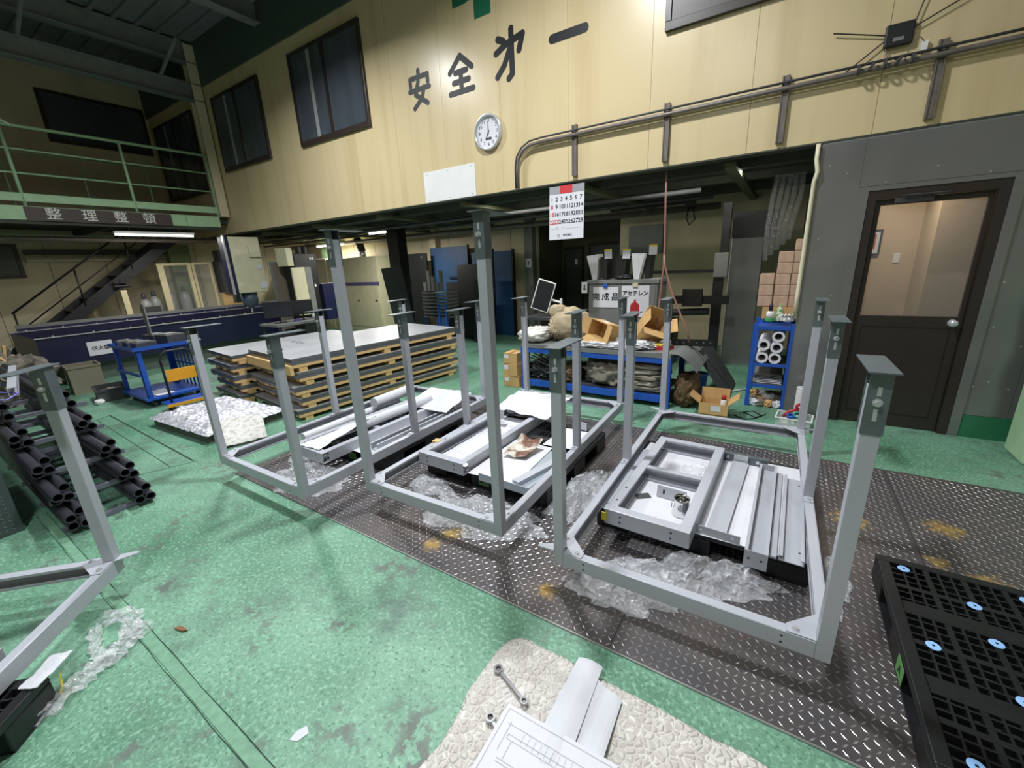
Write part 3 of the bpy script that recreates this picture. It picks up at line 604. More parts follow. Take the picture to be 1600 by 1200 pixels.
make_pallet('black plastic pallet with green label under the middle frame', (-1.735, 2.715, .0085), label_text=('front', .02, 'A-3'))
make_pallet('black plastic pallet under the frame beside the stacked sheets', (-3.12, 2.54, .0085), label_text=('front', .12, 'A-3'))
pN = ca + ux * 1.18 - uy * .45
make_pallet('black plastic pallet under the frame at the left edge', (pN.x, pN.y, 0), R(-45))
make_pallet('bare black plastic pallet with pale blue discs at the right edge', (1.083, 1.87, .0085), discs=True, label_text=('side', -.1, 'A'))
# ------------------------------------------------------------------ things lying on the pallets
ZT = .0085 + .14
def paper(label, poly_fn, loc, nu=14, nv=14, t=.0012, m=None, rz=0, cat='paper', name='paper_sheet', group=None):
    return tag(MB().sheet(poly_fn, nu, nv, t).build(name, m or M_PAPER, loc=loc, smooth=False, rot=(0, 0, rz)), label, cat, group)
def quad(p00, p10, p11, p01, amp=.006, fr=5, seed=0, z=lambda u, v: 0):
    p = [Vector(q) for q in (p00, p10, p11, p01)]
    def f(u, v):
        q = p[0] * (1 - u) * (1 - v) + p[1] * u * (1 - v) + p[2] * u * v + p[3] * (1 - u) * v
        return (q.x, q.y, .003 + abs(amp * fbm((q.x * fr, q.y * fr, seed))) + z(u, v))
    return f
def ladder_frame(label, loc, rz, W_, L_, bars, h=.094, wd=.058, holes=True):
    f = thing('inner_frame', label, 'frame', loc, rz, 'small grey frames lying on the pallets'); w = W_ / 2; l = L_ / 2
    channel(MB(), (-w, -l), (w, -l), (0, 1), h, wd).build('rail', M_FRAME, f, bev=.002); channel(MB(), (w, l), (-w, l), (0, -1), h, wd).build('rail', M_FRAME, f, bev=.002)
    channel(MB(), (-w, l - wd - .0005), (-w, -l + wd + .0005), (1, 0), h, wd).build('rail', M_FRAME, f, bev=.002); channel(MB(), (w, -l + wd + .0005), (w, l - wd - .0005), (-1, 0), h, wd).build('rail', M_FRAME, f, bev=.002)
    for y in bars: channel(MB(), (-w + wd + .001, y), (w - wd - .001, y), (0, -1), h, .045).build('cross_bar', M_FRAME, f, bev=.002)
    if holes:
        for x in (-.3 * W_, .3 * W_):
            for z in (.03, .065): MB().cyl((x, -l - .0006, z), (x, -l + .001, z), .006, 10).build('bolt_hole', M_BLACK, f)
        for y in (-l + .12, -l + .28): MB().cyl((-w + .03, y, h), (-w + .03, y, h + .0006), .007, 10).build('bolt_hole', M_BLACK, f)
    return f
paper('white protective sheet under the parts on the pallet nearest the door', quad((-.53, -.56, 0), (.53, -.54, 0), (.52, .53, 0), (-.5, .52, 0), .003, 4, 1), (-.285, 2.70, ZT), 20, 20)
ladder_frame('small grey frame with one cross bar beside the steel can', (-.48, 2.575, ZT + .0065), R(-1.5), .46, 1.16, [.06], holes=True)
bx_ = tag(bx(-.035, .035, -.43, .43, 0, .003).build('steel_strip', M_FRAME, loc=(-.765, 2.63, ZT + .0065)), 'narrow grey strip lying along the left side of the small frame', 'strip')
paper('crumpled clear and white wrap inside the far cell of the small frame', quad((-.1, -.09, 0), (.1, -.09, 0), (.1, .09, 0), (-.1, .09, 0), .03, 14, 7), (-.38, 2.86, ZT + .0065), 24, 24, m=M_FILM, cat='wrap', name='plastic_wrap')
can = thing('steel_can', 'shiny steel cup standing inside the small frame', 'cup', (-.365, 2.30, ZT + .0065))
MB().lathe([(.052, 0), (.053, .004), (.042, .05), (.040, .09), (.044, .105), (.042, .106), (.038, .09), (.040, .05), (.05, .006), (.01, .005)], 28).build('body', mat('polished_steel', (222, 222, 220), .08, metal=1.0, var=.03), can, smooth=True)
bx(-.0545, -.053, -.006, .006, .03, .06).build('mark', M_INK, can)
bp = thing('bracket_plate', 'light grey slotted plate leaning inside the small frame', 'bracket', (-.45, 2.42, ZT + .0065), R(-4), rot=(R(-12), 0, R(-4)))
bx(-.088, .088, -.003, .003, 0, .075).build('plate', M_FRAME, bp, bev=.0015)
for x in (-.045, .045): bx(x - .006, x + .006, -.0036, -.0031, .025, .055).build('slot', M_BLACK, bp)
tag(bx(-.045, .045, -.025, .025, 0, .004).build('steel_tab', mat('dark_tab', (84, 86, 90), .4, metal=.5), loc=(-.612, 2.385, ZT + .0065), rot=(0, 0, R(38))), 'small dark steel tab lying left of the steel cup', 'plate')
tag(bx(-.014, .014, -.03, -.026, 0, .05).build('yellow_tape', M_YELLOW, loc=(-.725, 2.02, ZT + .03)), 'yellow tape on the corner of the small frame beside the cup', 'tape')
# flat bars and channels beside it
def flat(label, x, y, w, l, z, t, rz=0, lip=0.0, m=None, name='flat_bar', holes=()):
    o = thing(name, label, 'bar', (x, y, z), rz, 'grey bars lying on the pallets')
    b = MB().box(-w / 2, w / 2, -l / 2, l / 2, 0, t)
    if lip: b.box(-w / 2, -w / 2 + .003, -l / 2, l / 2, t, lip).box(w / 2 - .003, w / 2, -l / 2, l / 2, t, lip).box(-w / 2 + .003, -w / 2 + .016, -l / 2, l / 2, lip - .003, lip).box(w / 2 - .016, w / 2 - .003, -l / 2, l / 2, lip - .003, lip)
    b.build('body', m or M_FRAME, o)
    for hx, hy in holes: MB().cyl((hx, hy, t), (hx, hy, t + .0005), .006, 8).build('bolt_hole', M_BLACK, o)
    return o
ZB = ZT + .0065
o = flat('wide grey flat bar with an end bracket lying beside the cup frame', -.145, 2.66, .10, .92, ZB, .020, R(-2.5)); bx(-.10, .12, -.50, -.494, -.01, .045).build('end_bracket', M_FRAME, o, bev=.001)
for x in (-.07, .085): MB().cyl((x, -.5005, .022), (x, -.5, .022), .007, 10).build('bolt_hole', M_WHITE, o)
o = flat('long grey channel with end plates on the right half of the door-side pallet', .037, 2.585, .102, 1.03, ZB, .004, R(-.8), .045); bx(-.051, .051, -.519, -.5155, -.05, .045).build('end_plate', M_FRAME, o); bx(-.051, .051, .5155, .519, -.002, .045).build('end_plate', M_FRAME, o)
for x in (-.03, .025): MB().cyl((x, -.5195, .0), (x, -.519, .0), .006, 10).build('bolt_hole', M_BLACK, o)
flat('grey shallow channel next to the right rail of the door-side frame', .185, 2.58, .105, .92, ZB, .004, R(-1), .03, holes=((.03, .38), (.035, -.36)))
flat('thin grey strip between the two channels on the door-side pallet', .108, 2.60, .03, .96, ZB, .012, R(-.8))
bk = thing('leg_bracket', 'galvanised leg bracket at the far end of the door-side pallet', 'bracket', (-.12, 3.17, ZB), R(-3))
bx(-.16, .16, -.02, .02, 0, .055).build('bar', M_GALV, bk); bx(-.05, .04, -.035, -.021, 0, .06).build('clip', M_ZINC, bk)
for x in (-.09, .1): MB().cyl((x, -.034, .03), (x, -.021, .03), .012, 6).build('bolt', M_ZINC, bk)
# --- middle pallet
paper('white paper with print on the right half of the middle pallet', quad((-.05, -.53, 0), (.34, -.50, 0), (.30, .12, 0), (-.05, .14, 0), .006, 5, 3), (-1.73, 2.60, ZT + .02), 20, 20)
ladder_frame('small grey frame full of white paper on the middle pallet', (-2.02, 2.69, ZT + .001), R(-1.0), .45, 1.27, [], holes=True)
paper('white sheet of paper lying in the small frame on the middle pallet', quad((-.16, -.55, 0), (.16, -.55, 0), (.16, .5, 0), (-.16, .5, 0), .022, 6, 5), (-2.02, 2.69, ZT + .002), 16, 40)
paper('crumpled white paper standing up at the far end of the middle pallet', quad((-.3, -.2, 0), (.3, -.25, 0), (.3, .25, 0), (-.3, .25, 0), .05, 4, 8, lambda u, v: .06 * v), (-1.95, 3.3, .25), 22, 18, t=.002)
ap = thing('angle_bracket', 'grey upright angle bracket on the small frame of the middle pallet', 'bracket', (-2.1, 2.93, .2435), R(8)); bx(-.065, .065, -.003, .003, .001, .085).build('upright', M_FRAME, ap); bx(-.065, .065, .003, .06, .001, .006).build('foot', M_FRAME, ap)
MB().cyl((-.03, -.0036, .05), (-.03, -.003, .05), .008, 10).build('bolt_hole', M_WHITE, ap)
for x, lab in ((-2.275, 'long grey strip beside the left rail of the middle frame'), (-2.30, None)):
    if lab: flat(lab, -2.263, 2.72, .022, 1.2, ZT, .05, R(.5))
tag(bx(-.03, .03, -.028, .028, 0, .05).build('wood_block', M_WOOD, loc=(-2.263, 2.28, ZT + .0505), bev=.002), 'small wooden block between the left rail and the paper-filled frame', 'block')
tr = thing('steel_tray', 'galvanised tray edge with printed tape on the middle pallet', 'tray', (-1.44, 2.36, ZT + .012), R(-2))
MB().box(-.21, .21, -.32, .32, 0, .006).box(-.21, .21, -.324, -.32, 0, .055).box(.206, .21, -.32, .32, .006, .055).build('body', mat('pale_blue_steel', (160, 170, 180), .35, metal=.2), tr)
flat('grey bar with blue printed strips lying in the galvanised tray', -1.33, 2.34, .06, .5, ZT + .0185, .03, R(-14), m=M_FRAME)
paper('printed instruction sheet with red and brown pictures, folded on the middle pallet', quad((-.09, -.13, 0), (.09, -.09, 0), (.12, .14, 0), (-.09, .15, 0), .03, 8, 11, lambda u, v: .05 * v * v + .04 * abs(u - .5)), (-1.60, 2.52, ZT + .034), 14, 20, m=mat('colour_print', (206, 200, 188), .5, scale=11, col2=(112, 74, 52), mixlo=.44, mixhi=.58))
paper('white paper lying far right on the middle pallet behind the print', quad((-.15, -.2, 0), (.17, -.18, 0), (.17, .2, 0), (-.15, .2, 0), .012, 6, 13), (-1.40, 2.98, ZT + .002), 16, 16)
tag(bx(-.05, .05, -.004, .004, 0, .07).build('angle_clip', M_FRAME, loc=(-1.38, 3.2, ZT + .012), rot=(0, 0, R(-12))), 'small grey angle clip standing at the far end of the middle pallet', 'bracket')
# --- left pallet
ladder_frame('small grey frame of thin rails on the pallet beside the stacked sheets', (-3.12, 2.40, ZT), R(-1), .42, 1.45, [-.1], h=.09)
def rolled(label, p0, p1, r, name='foam_roll', m=None, group='white foam rolls on the left pallet'):
    return tag(MB().cyl(p0, p1, r, 16).build(name, m or M_FOAM, smooth=False), label, 'foam', group)
rolled('long white foam roll beside the left rail of the left frame', (-3.50, 1.86, .19), (-3.52, 3.0, .19), .04)
rolled('short thick white foam roll at the far left corner of the left frame', (-3.44, 2.62, .29), (-3.46, 3.15, .29), .055)
rolled('white foam roll lying across the thin-railed frame', (-3.05, 2.15, .285), (-3.02, 3.0, .285), .045)
paper('curled white foam sheet sticking up at the near end of the left pallet', quad((-.12, -.30, 0), (.12, -.28, 0), (.1, .32, 0), (-.12, .3, 0), .03, 4, 15, lambda u, v: .08 * (v * u)), (-3.12, 1.98, .242), 14, 18, m=M_FOAM, cat='foam', name='foam_sheet')
paper('white paper spread on the right half of the left pallet', quad((-.2, -.5, 0), (.24, -.52, 0), (.22, .45, 0), (-.2, .45, 0), .008, 5, 17), (-2.83, 2.45, ZT + .003), 18, 22)
flat('grey channel lying along the right rail of the left frame', -2.73, 2.55, .09, 1.05, ZT + .012, .004, R(-1), .06)
paper('large curled white sheet at the far right corner of the left frame', quad((-.28, -.22, 0), (.28, -.2, 0), (.25, .25, 0), (-.3, .22, 0), .02, 4, 19, lambda u, v: .07 * v), (-2.92, 3.02, .24), 18, 14, m=M_FOAM, cat='foam', name='foam_sheet')
# --- near-left pallet
b = ladder_frame('small grey frame on the pallet at the left edge', ((ca + ux * 1.05 - uy * .34).x, (ca + ux * 1.05 - uy * .34).y, ZT - .006), R(-45), 1.0, .52, [], holes=False)
tag(MB().sheet(quad((-.03, -.08, 0), (.03, -.08, 0), (.04, .08, 0), (-.04, .08, 0), .02, 8, 23), 8, 14, .003).build('foam_sheet', M_FOAM, loc=(-2.30, .03, .142), rot=(0, 0, R(45))), 'white foam strip poking out under the rail at the left edge', 'foam')
tag(MB().sheet(quad((-.02, -.05, 0), (.02, -.05, 0), (.02, .05, 0), (-.02, .05, 0), .012, 12, 29), 6, 8, .001).build('yellow_tape', M_YELLOW, loc=(-2.30, .055, .05), rot=(R(80), 0, R(-20))), 'yellow tape hanging from the pallet at the left edge', 'tape')
# ------------------------------------------------------------------ clear plastic film
def wrap(label, x, y, rx, ry, h, seed, rz=0, m=None, freq=9, z=0.0085):
    return tag(heap(lambda a: (rx, ry), h, freq, seed, 16, 60).build('plastic_wrap', m or M_FILM, loc=(x, y, z), rot=(0, 0, rz)), label, 'wrap', 'loose clear plastic film on the floor')
wrap('crumpled clear film bulging under the front rail nearest the door', -.52, 1.72, .30, .15, .10, 3, R(12))
wrap('crumpled clear film spread before the door-side pallet', -.20, 1.98, .36, .13, .10, 5, R(14))
wrap('crumpled clear film between the middle frame and the door-side frame', -1.03, 2.42, .15, .36, .12, 8, R(-6))
wrap('crumpled clear film under the front rail of the middle frame', -1.52, 1.86, .42, .20, .10, 11, R(8))
wrap('crumpled clear film inside the near corner of the left frame', -3.02, 1.58, .32, .20, .13, 14, R(20))
wrap('small crumpled film at the far side of the left frame corner', -3.45, 1.85, .14, .16, .08, 17)
wrap('crumpled film strip outside the right rail of the door-side frame', .36, 2.25, .07, .22, .08, 21)
wrap('twisted film lying before the middle pallet corner', -2.1, 2.0, .20, .1, .07, 27)
o = thing('plastic_wrap', 'long twisted clear film on the green floor at the left', 'wrap', (-2.42, .2, 0))
def twist(pts, r, seed):
    b = MB(); P = []
    for i in range(len(pts) - 1):
        for k in range(10):
            t = k / 10; p = Vector(pts[i]).lerp(Vector(pts[i + 1]), t); P.append(p)
    P.append(Vector(pts[-1])); n = 14; vs = []; fs = []
    for i, p in enumerate(P):
        d = (P[min(i + 1, len(P) - 1)] - P[max(i - 1, 0)]).normalized(); s = Vector((-d.y, d.x, 0))
        for k in range(n):
            a = 2 * math.pi * k / n; q = r * (.75 + .9 * fbm((i * .35, math.cos(a) * 2, math.sin(a) * 2 + seed)))
            vs.append(tuple(p + s * math.cos(a) * q * 1.5 + Vector((0, 0, max(-p.z + .002, math.sin(a) * q)))))
    for i in range(len(P) - 1):
        for k in range(n): fs.append((i * n + k, i * n + (k + 1) % n, (i + 1) * n + (k + 1) % n, (i + 1) * n + k))
    return b.add(vs, fs)
twist([(-.23, .06, .02), (-.1, .14, .04), (.0, .10, .03), (.02, .14, .02)], .03, 1).build('strand', M_FILM, o)
twist([(.0, .16, .02), (.06, .06, .025), (.1, -.04, .02), (.14, -.16, .02), (.2, -.3, .01)], .032, 5).build('strand', M_FILM, o)
twist([(-.2, .02, .02), (-.05, -.02, .02), (.08, -.02, .015)], .018, 9).build('strand', M_FILM, o)
# ================================================================== FOREGROUND: quilted blanket and what lies on it
def quilt_material():
    m = bpy.data.materials.new('quilt_cotton'); m.use_nodes = True; N = m.node_tree.nodes; L = m.node_tree.links; b = N['Principled BSDF']; b.inputs['Roughness'].default_value = .9
    tc = N.new('ShaderNodeTexCoord'); vo = N.new('ShaderNodeTexVoronoi'); vo.feature = 'DISTANCE_TO_EDGE'; vo.inputs['Scale'].default_value = 40; vo.inputs['Randomness'].default_value = 1; L.new(tc.outputs['Object'], vo.inputs['Vector'])
    nz = N.new('ShaderNodeTexNoise'); nz.inputs['Scale'].default_value = 14; L.new(tc.outputs['Object'], nz.inputs['Vector'])
    r1 = N.new('ShaderNodeValToRGB'); r1.color_ramp.elements[0].color = srgb((198, 191, 184)); r1.color_ramp.elements[1].color = srgb((216, 211, 204)); r1.color_ramp.elements[0].position = .35; r1.color_ramp.elements[1].position = .65; L.new(nz.outputs['Fac'], r1.inputs[0])
    r2 = N.new('ShaderNodeValToRGB'); r2.color_ramp.elements[0].position = .02; r2.color_ramp.elements[1].position = .06; r2.color_ramp.elements[0].color = (1, 1, 1, 1); r2.color_ramp.elements[1].color = (0, 0, 0, 1); L.new(vo.outputs['Distance'], r2.inputs[0])
    mx = N.new('ShaderNodeMix'); mx.data_type = 'RGBA'; L.new(r2.outputs[0], mx.inputs['Factor']); L.new(r1.outputs[0], mx.inputs['A']); mx.inputs['B'].default_value = srgb((230, 226, 221)); L.new(mx.outputs['Result'], b.inputs['Base Color'])
    r3 = N.new('ShaderNodeValToRGB'); r3.color_ramp.elements[1].position = .3; L.new(vo.outputs['Distance'], r3.inputs[0])
    bp = N.new('ShaderNodeBump'); bp.inputs['Strength'].default_value = 1; bp.inputs['Distance'].default_value = .006; L.new(r3.outputs[0], bp.inputs['Height']); L.new(bp.outputs[0], b.inputs['Normal'])
    return m
M_QUILT = quilt_material()
M_SEAM = mat('quilt_thread', (236, 232, 226), .9, var=.02)
QX0, QX1, QY0, QY1 = -.855, .62, .30, 1.225
def quilt():
    nu, nv = 100, 64; vs = []; fs = []; seam = []
    for j in range(nv + 1):
        for i in range(nu + 1):
            u = i / nu; v = j / nv
            x = QX0 + (QX1 - QX0) * u; y = QY0 + (QY1 - QY0) * v
            # rounded far-left corner and a slightly wandering edge
            e = .02 * fbm((x * 2.3, y * 2.3, 3)); x += e * (1 - u) ** 2 * 2; y += .018 * fbm((x * 3, 1, 5)) * v - .03 * u * v
            c = .09; 
            if u < c / 1.475 and v > 1 - c / .925:
                du = 1 - u / (c / 1.475); dv = 1 - (1 - v) / (c / .925); k = math.hypot(du, dv)
                mx = max(du, dv)
                if k > 1e-6: x = QX0 + c * (1 - du * mx / k) + e; y = QY1 - c * (1 - dv * mx / k) - .03 * u * v
            edge = min(1, min(u, 1 - v) / .02)
            z = .010 + .014 * (fbm((x * 3, y * 3, 2)) + .5) * edge
            vs.append((x, y, max(.004, z)))
    w = nu + 1; n = len(vs)
    vs += [(p[0], p[1], .0) for p in vs]
    for j in range(nv):
        for i in range(nu):
            a = j * w + i; fs += [(a, a + 1, a + 1 + w, a + w), (a + n, a + w + n, a + w + 1 + n, a + 1 + n)]
    for i in range(nu): fs += [(i + 1, i, i + n, i + 1 + n), (nv * w + i, nv * w + i + 1, nv * w + i + 1 + n, nv * w + i + n)]
    for j in range(nv): fs += [(j * w, (j + 1) * w, (j + 1) * w + n, j * w + n), ((j + 1) * w + nu, j * w + nu, j * w + nu + n, (j + 1) * w + nu + n)]
    return MB().add(vs, fs)
tag(quilt().build('quilted_blanket', M_QUILT, smooth=True), 'off-white quilted moving blanket spread on the green floor', 'blanket')
ZQ = .031
def wrench(label, p, rz, L_=.17, col=None):
    m_ = mat('wrench_satin', (150, 150, 152), .28, metal=.9, var=.1)
    o = thing('ring_wrench', label, 'wrench', (p[0], p[1], ZQ), rz, 'ring wrenches on the blanket')
    MB().prism([(.016, -.0075), (L_ - .014, -.006), (L_ - .014, .006), (.016, .0075)], .003, .008).build('shank', m_, o, bev=.0015)
    MB().ring((0, 0, 0), (0, 0, .011), .0185, .0105, 24).build('large_ring', m_, o); MB().ring((L_, 0, 0), (L_, 0, .010), .0155, .0085, 24).build('small_ring', m_, o)
    MB().ring((0, 0, .0015), (0, 0, .0095), .0104, .0085, 12).build('ratchet', M_BLACK, o); MB().ring((L_, 0, .0015), (L_, 0, .0085), .0084, .0065, 12).build('ratchet', M_BLACK, o)
    return o
wrench('steel ring wrench lying free on the quilted blanket', (-.803, 1.022), R(-20), .165)
wrench('dark ring wrench half hidden under the drawing', (-.722, .852), R(-24), .15)
def strip(p00, p10, p11, p01, z0, sag, seed):
    return quad(p00, p10, p11, p01, .006, 7, seed, lambda u, v: z0 + sag * math.sin(math.pi * u) * .5)
tag(MB().sheet(quad((-.06, -.24, 0), (.065, -.22, 0), (.055, .19, 0), (-.045, .185, 0), .004, 6, 31, lambda u, v: .012 * math.sin(math.pi * u)), 12, 20, .003).build('foam_sheet', M_FOAM, loc=(-.49, 1.045, ZQ + .012), rot=(0, 0, R(2))), 'upper folded strip of white foam on the blanket', 'foam', 'foam strips on the blanket')
tag(MB().sheet(quad((-.08, -.24, 0), (.075, -.22, 0), (.06, .155, 0), (-.07, .19, 0), .004, 6, 37, lambda u, v: .004 * math.sin(3 * math.pi * u)), 12, 20, .003).build('foam_sheet', M_FOAM, loc=(-.395, 1.0, ZQ + .002), rot=(0, 0, R(0))), 'lower wide strip of white foam with a curled end on the blanket', 'foam', 'foam strips on the blanket')
dw = thing('technical_drawing', 'white drawing with fine black lines at the bottom of the picture', 'drawing', (-.475, .775, ZQ + .024), R(2))
MB().sheet(lambda u, v: (-.205 + .41 * u, -.15 + .30 * v, .002 * fbm((u * 3, v * 3, 1)) + .002), 10, 8, .0008).build('sheet', M_PAPER, dw)
ln = MB(); zz = .0045
def dl(x0, y0, x1, y1, w=.0005):
    a = Vector((x0, y0)); c = Vector((x1, y1)); n = (c - a).normalized(); n = Vector((-n.y, n.x)) * w; ln.prism([tuple(a + n), tuple(a - n), tuple(c - n), tuple(c + n)], zz, zz + .0003)
for q in ((-.19, -.135, .19, -.135), (.19, -.135, .19, .135), (.19, .135, -.19, .135), (-.19, .135, -.19, -.135), (-.15, .06, .12, .06), (-.15, .045, .12, .045), (-.15, .06, -.15, .045), (.12, .06, .12, .045), (-.13, .045, -.13, -.02), (.1, .045, .1, -.02), (-.15, -.02, .12, -.02), (-.15, -.03, .12, -.03), (-.16, .1, -.16, .0), (-.17, .09, .13, .09)): dl(*q)
for k in range(9): dl(-.10 + k * .022, .05, -.10 + k * .022, .085, .0003)
stuff(ln.build('line_work', M_INKGREY, dw))
text('drawing_note', 'No. 03', .012, M_INKGREY, dw, (.13, -.10, zz), rot=(0, 0, 0), ext=.0002)
tag(MB().prism([(0, 0), (.05, .012), (.07, .03), (.03, .026), (.01, .02)], 0, .006).build('dry_leaf', mat('leaf_brown', (132, 92, 60), .8), loc=(-2.28, .42, .004)), 'small brown scrap beside the floor joint', 'scrap')
tag(MB().prism([(0, 0), (.03, .012), (.04, .05), (.01, .062), (-.006, .03)], 0, .0012).build('paper_scrap', M_FOAM, loc=(-1.32, .435, .001)), 'small torn white scrap on the green floor', 'scrap')
# ================================================================== LEFT FLOOR AREA
# black pipes in bundles of four, layers parted by square bars
XE = [-3.80, -3.97, -4.17, -4.52, -4.82]
LAY = ['lowest', 'second lowest', 'middle', 'second highest', 'highest']
pmesh = MB().ring((0, 0, 0), (-2.55, 0, 0), .0302, .0245, 18).mesh('steel_pipe'); pmesh.materials.append(M_PIPE)
smesh = bx(-.02, .02, .36, .85, 0, .029).mesh('spacer_bar'); smesh.materials.append(mat('bar_grey', (120, 122, 134), .35, metal=.4))
for k in range(5):
    z0 = .0305 + k * .153
    for c, (yc, side) in enumerate(((.43 - k * .015, 'nearer the checker block'), (.79 - k * .02, 'nearer the grey frame'))):
        for i, (dy, dz) in enumerate(((-.031, .031), (.031, .031), (-.031, .092), (.031, .092))):
            xo = XE[k] + (.10 if (k and dz > .05 and i == 2) else 0) - (.06 if i == 3 else 0) + .03 * random.uniform(-1, 1)
            o = link('steel_pipe', pmesh, None, loc=(xo, yc + dy + .004 * random.uniform(-1, 1) * 0, z0 + dz), smooth=False)
            tag(o, '%s black steel pipe of the %s layer, bundle %s' % (('lower left', 'lower right', 'upper left', 'upper right')[i], LAY[k], side), 'pipe', 'black steel pipes stacked at the left')
    for j, dx in enumerate((.12, .75, 1.4, 2.0)):
        o = link('spacer_bar', smesh, None, loc=(XE[k] - dx, 0, z0 - .0295 + .0)); tag(o, 'grey square bar under the %s layer of pipes, %s from the pipe ends' % (LAY[k], ORD[j]), 'bar', 'spacer bars between pipe layers')
ch = thing('steel_channel', 'light grey steel channel lying on top of the pipes', 'channel', (-5.6, .55, .80), R(-8))
channel(MB(), (-.7, 0), (.7, 0), (0, 1), .07, .05).build('body', M_FRAME, ch); 
ch = thing('steel_channel', 'dark grey steel channel beside the light one on the pipes', 'channel', (-5.6, .30, .80), R(-3))
channel(MB(), (-.8, 0), (.7, 0), (0, 1), .06, .05).build('body', M_DKGREY, ch)
tag(MB().tube([(-4.9, .2, .81), (-4.85, .3, .83), (-4.75, .42, .81), (-4.9, .5, .82), (-5.05, .42, .83), (-4.95, .3, .82)], .006, 6).build('blue_tie', mat('violet_cord', (120, 116, 190), .5), smooth=True), 'violet tie cord lying over the pipe bundles', 'cord')
cb = thing('checker_block', 'dark checker plate box at the left edge beside the pipes', 'box', (-4.72, -.02, 0))
bx(-.55, .5, -.35, .25, 0, .56).build('body', mat('dark_checker', (76, 86, 88), .4, metal=.3), cb, bev=.004)
t = MB(Matrix.Translation((.5005, 0, 0)) @ Matrix.Rotation(R(90), 4, 'Y')); tt = treads(-.54, -.02, -.33, .24)
t.add(tt.v, tt.f); stuff(t.build('tread', M_MIDGREY, cb))
# blue work cart
ct = thing('work_cart', 'blue steel cart loaded with black steel blocks', 'cart', (-7.225, 2.05, 0))
for x in (-.44, .44):
    for y in (-.315, .315):
        sx = 1 if x > 0 else -1; sy = 1 if y > 0 else -1
        MB().box(min(x, x - sx * .055), max(x, x - sx * .055), min(y, y - sy * .005), max(y, y - sy * .005), .13, .75).box(min(x, x - sx * .005), max(x, x - sx * .005), min(y, y - sy * .055), max(y, y - sy * .055), .13, .75).build('post', M_BLUE, ct)
        cs = MB().cyl((x * .85, y * .8 - .016, .045), (x * .85, y * .8 + .016, .045), .045, 14).build('caster', M_DKGREY, ct); bx(x * .85 - .03, x * .85 + .03, y * .8 - .03, y * .8 + .03, .092, .099).build('caster_plate', M_ZINC, cs)
MB().box(-.465, .465, -.345, .345, .755, .76).box(-.465, .465, -.345, -.34, .76, .80).box(-.465, .465, .34, .345, .76, .80).box(-.465, -.46, -.34, .34, .76, .80).box(.46, .465, -.34, .34, .76, .80).build('top_shelf', M_BLUE, ct)
MB().box(-.465, .465, -.345, .345, .10, .13).build('bottom_shelf', M_BLUE, ct)
for s in (-.33, .33): bx(-.43, .43, s - .008, s + .008, .42, .45).build('side_bar', M_BLUE, ct)
for k in range(7): bx(-.40 + k * .13, -.35 + k * .13, .318, .324, .131, .754).build('back_bar', M_BLUE, ct)
CT = (-7.225, 2.05)
for i, (x, y, w, d, h, lab) in enumerate(((-.3, -.2, .22, .18, .07, 'black steel block at the near left of the blue cart'), (-.03, -.17, .26, .2, .075, 'wide black steel block at the near middle of the blue cart'), (.24, -.15, .2, .22, .08, 'black steel block at the near right of the blue cart'), (-.2, .13, .34, .2, .11, 'tall black steel block at the back left of the blue cart'), (.2, .16, .3, .22, .13, 'stepped black steel block at the back right of the blue cart'))):
    o = thing('steel_block', lab, 'block', (CT[0] + x, CT[1] + y, .761), R(4 * i - 8), 'steel blocks on the blue cart'); bx(-w / 2, w / 2, -d / 2, d / 2, 0, h).build('body', M_DKGREY, o, bev=.004); bx(-w * .3, w * .25, -d * .35, d * .3, h, h + .012).build('cap', M_MIDGREY, o)
tag(MB().box(-.05, .05, -.008, .008, 0, .42).build('steel_plate', M_MIDGREY, loc=(-7.42, 2.12, .875)), 'upright grey steel plate standing on the blue cart', 'plate')
tag(MB().sheet(quad((-.2, -.11, 0), (.2, -.1, 0), (.2, .1, 0), (-.2, .1, 0), .01, 8, 41), 14, 10, .002).build('paper_sheet', M_PAPER, loc=(-7.0, 1.93, .135)), 'white papers on the lower shelf of the blue cart', 'paper')
# hand trolley with orange plate
ht = thing('hand_trolley', 'folding hand trolley with an orange plate beside the blue cart', 'trolley', (-6.36, 2.0, 0), R(-3))
bx(-.14, .13, -.24, .24, .10, .115).build('platform', M_BLUE, ht); bx(.131, .15, -.25, .25, .085, .12).build('orange_bumper', M_ORANGE, ht)
MB().tube([(.03, -.17, .116), (.03, -.17, .66), (.03, -.15, .73), (.03, -.1, .76), (.03, .1, .76), (.03, .15, .73), (.03, .17, .66), (.03, .17, .116)], .013, 8).build('handle', M_BLACK, ht, smooth=True)
bx(.044, .052, -.155, .155, .38, .53).build('orange_plate', M_ORANGE, ht, bev=.004)
for x in (-.09, .08):
    for y in (-.18, .18): MB().cyl((x, y - .012, .042), (x, y + .012, .042), .042, 12).build('caster', M_DKGREY, ht)
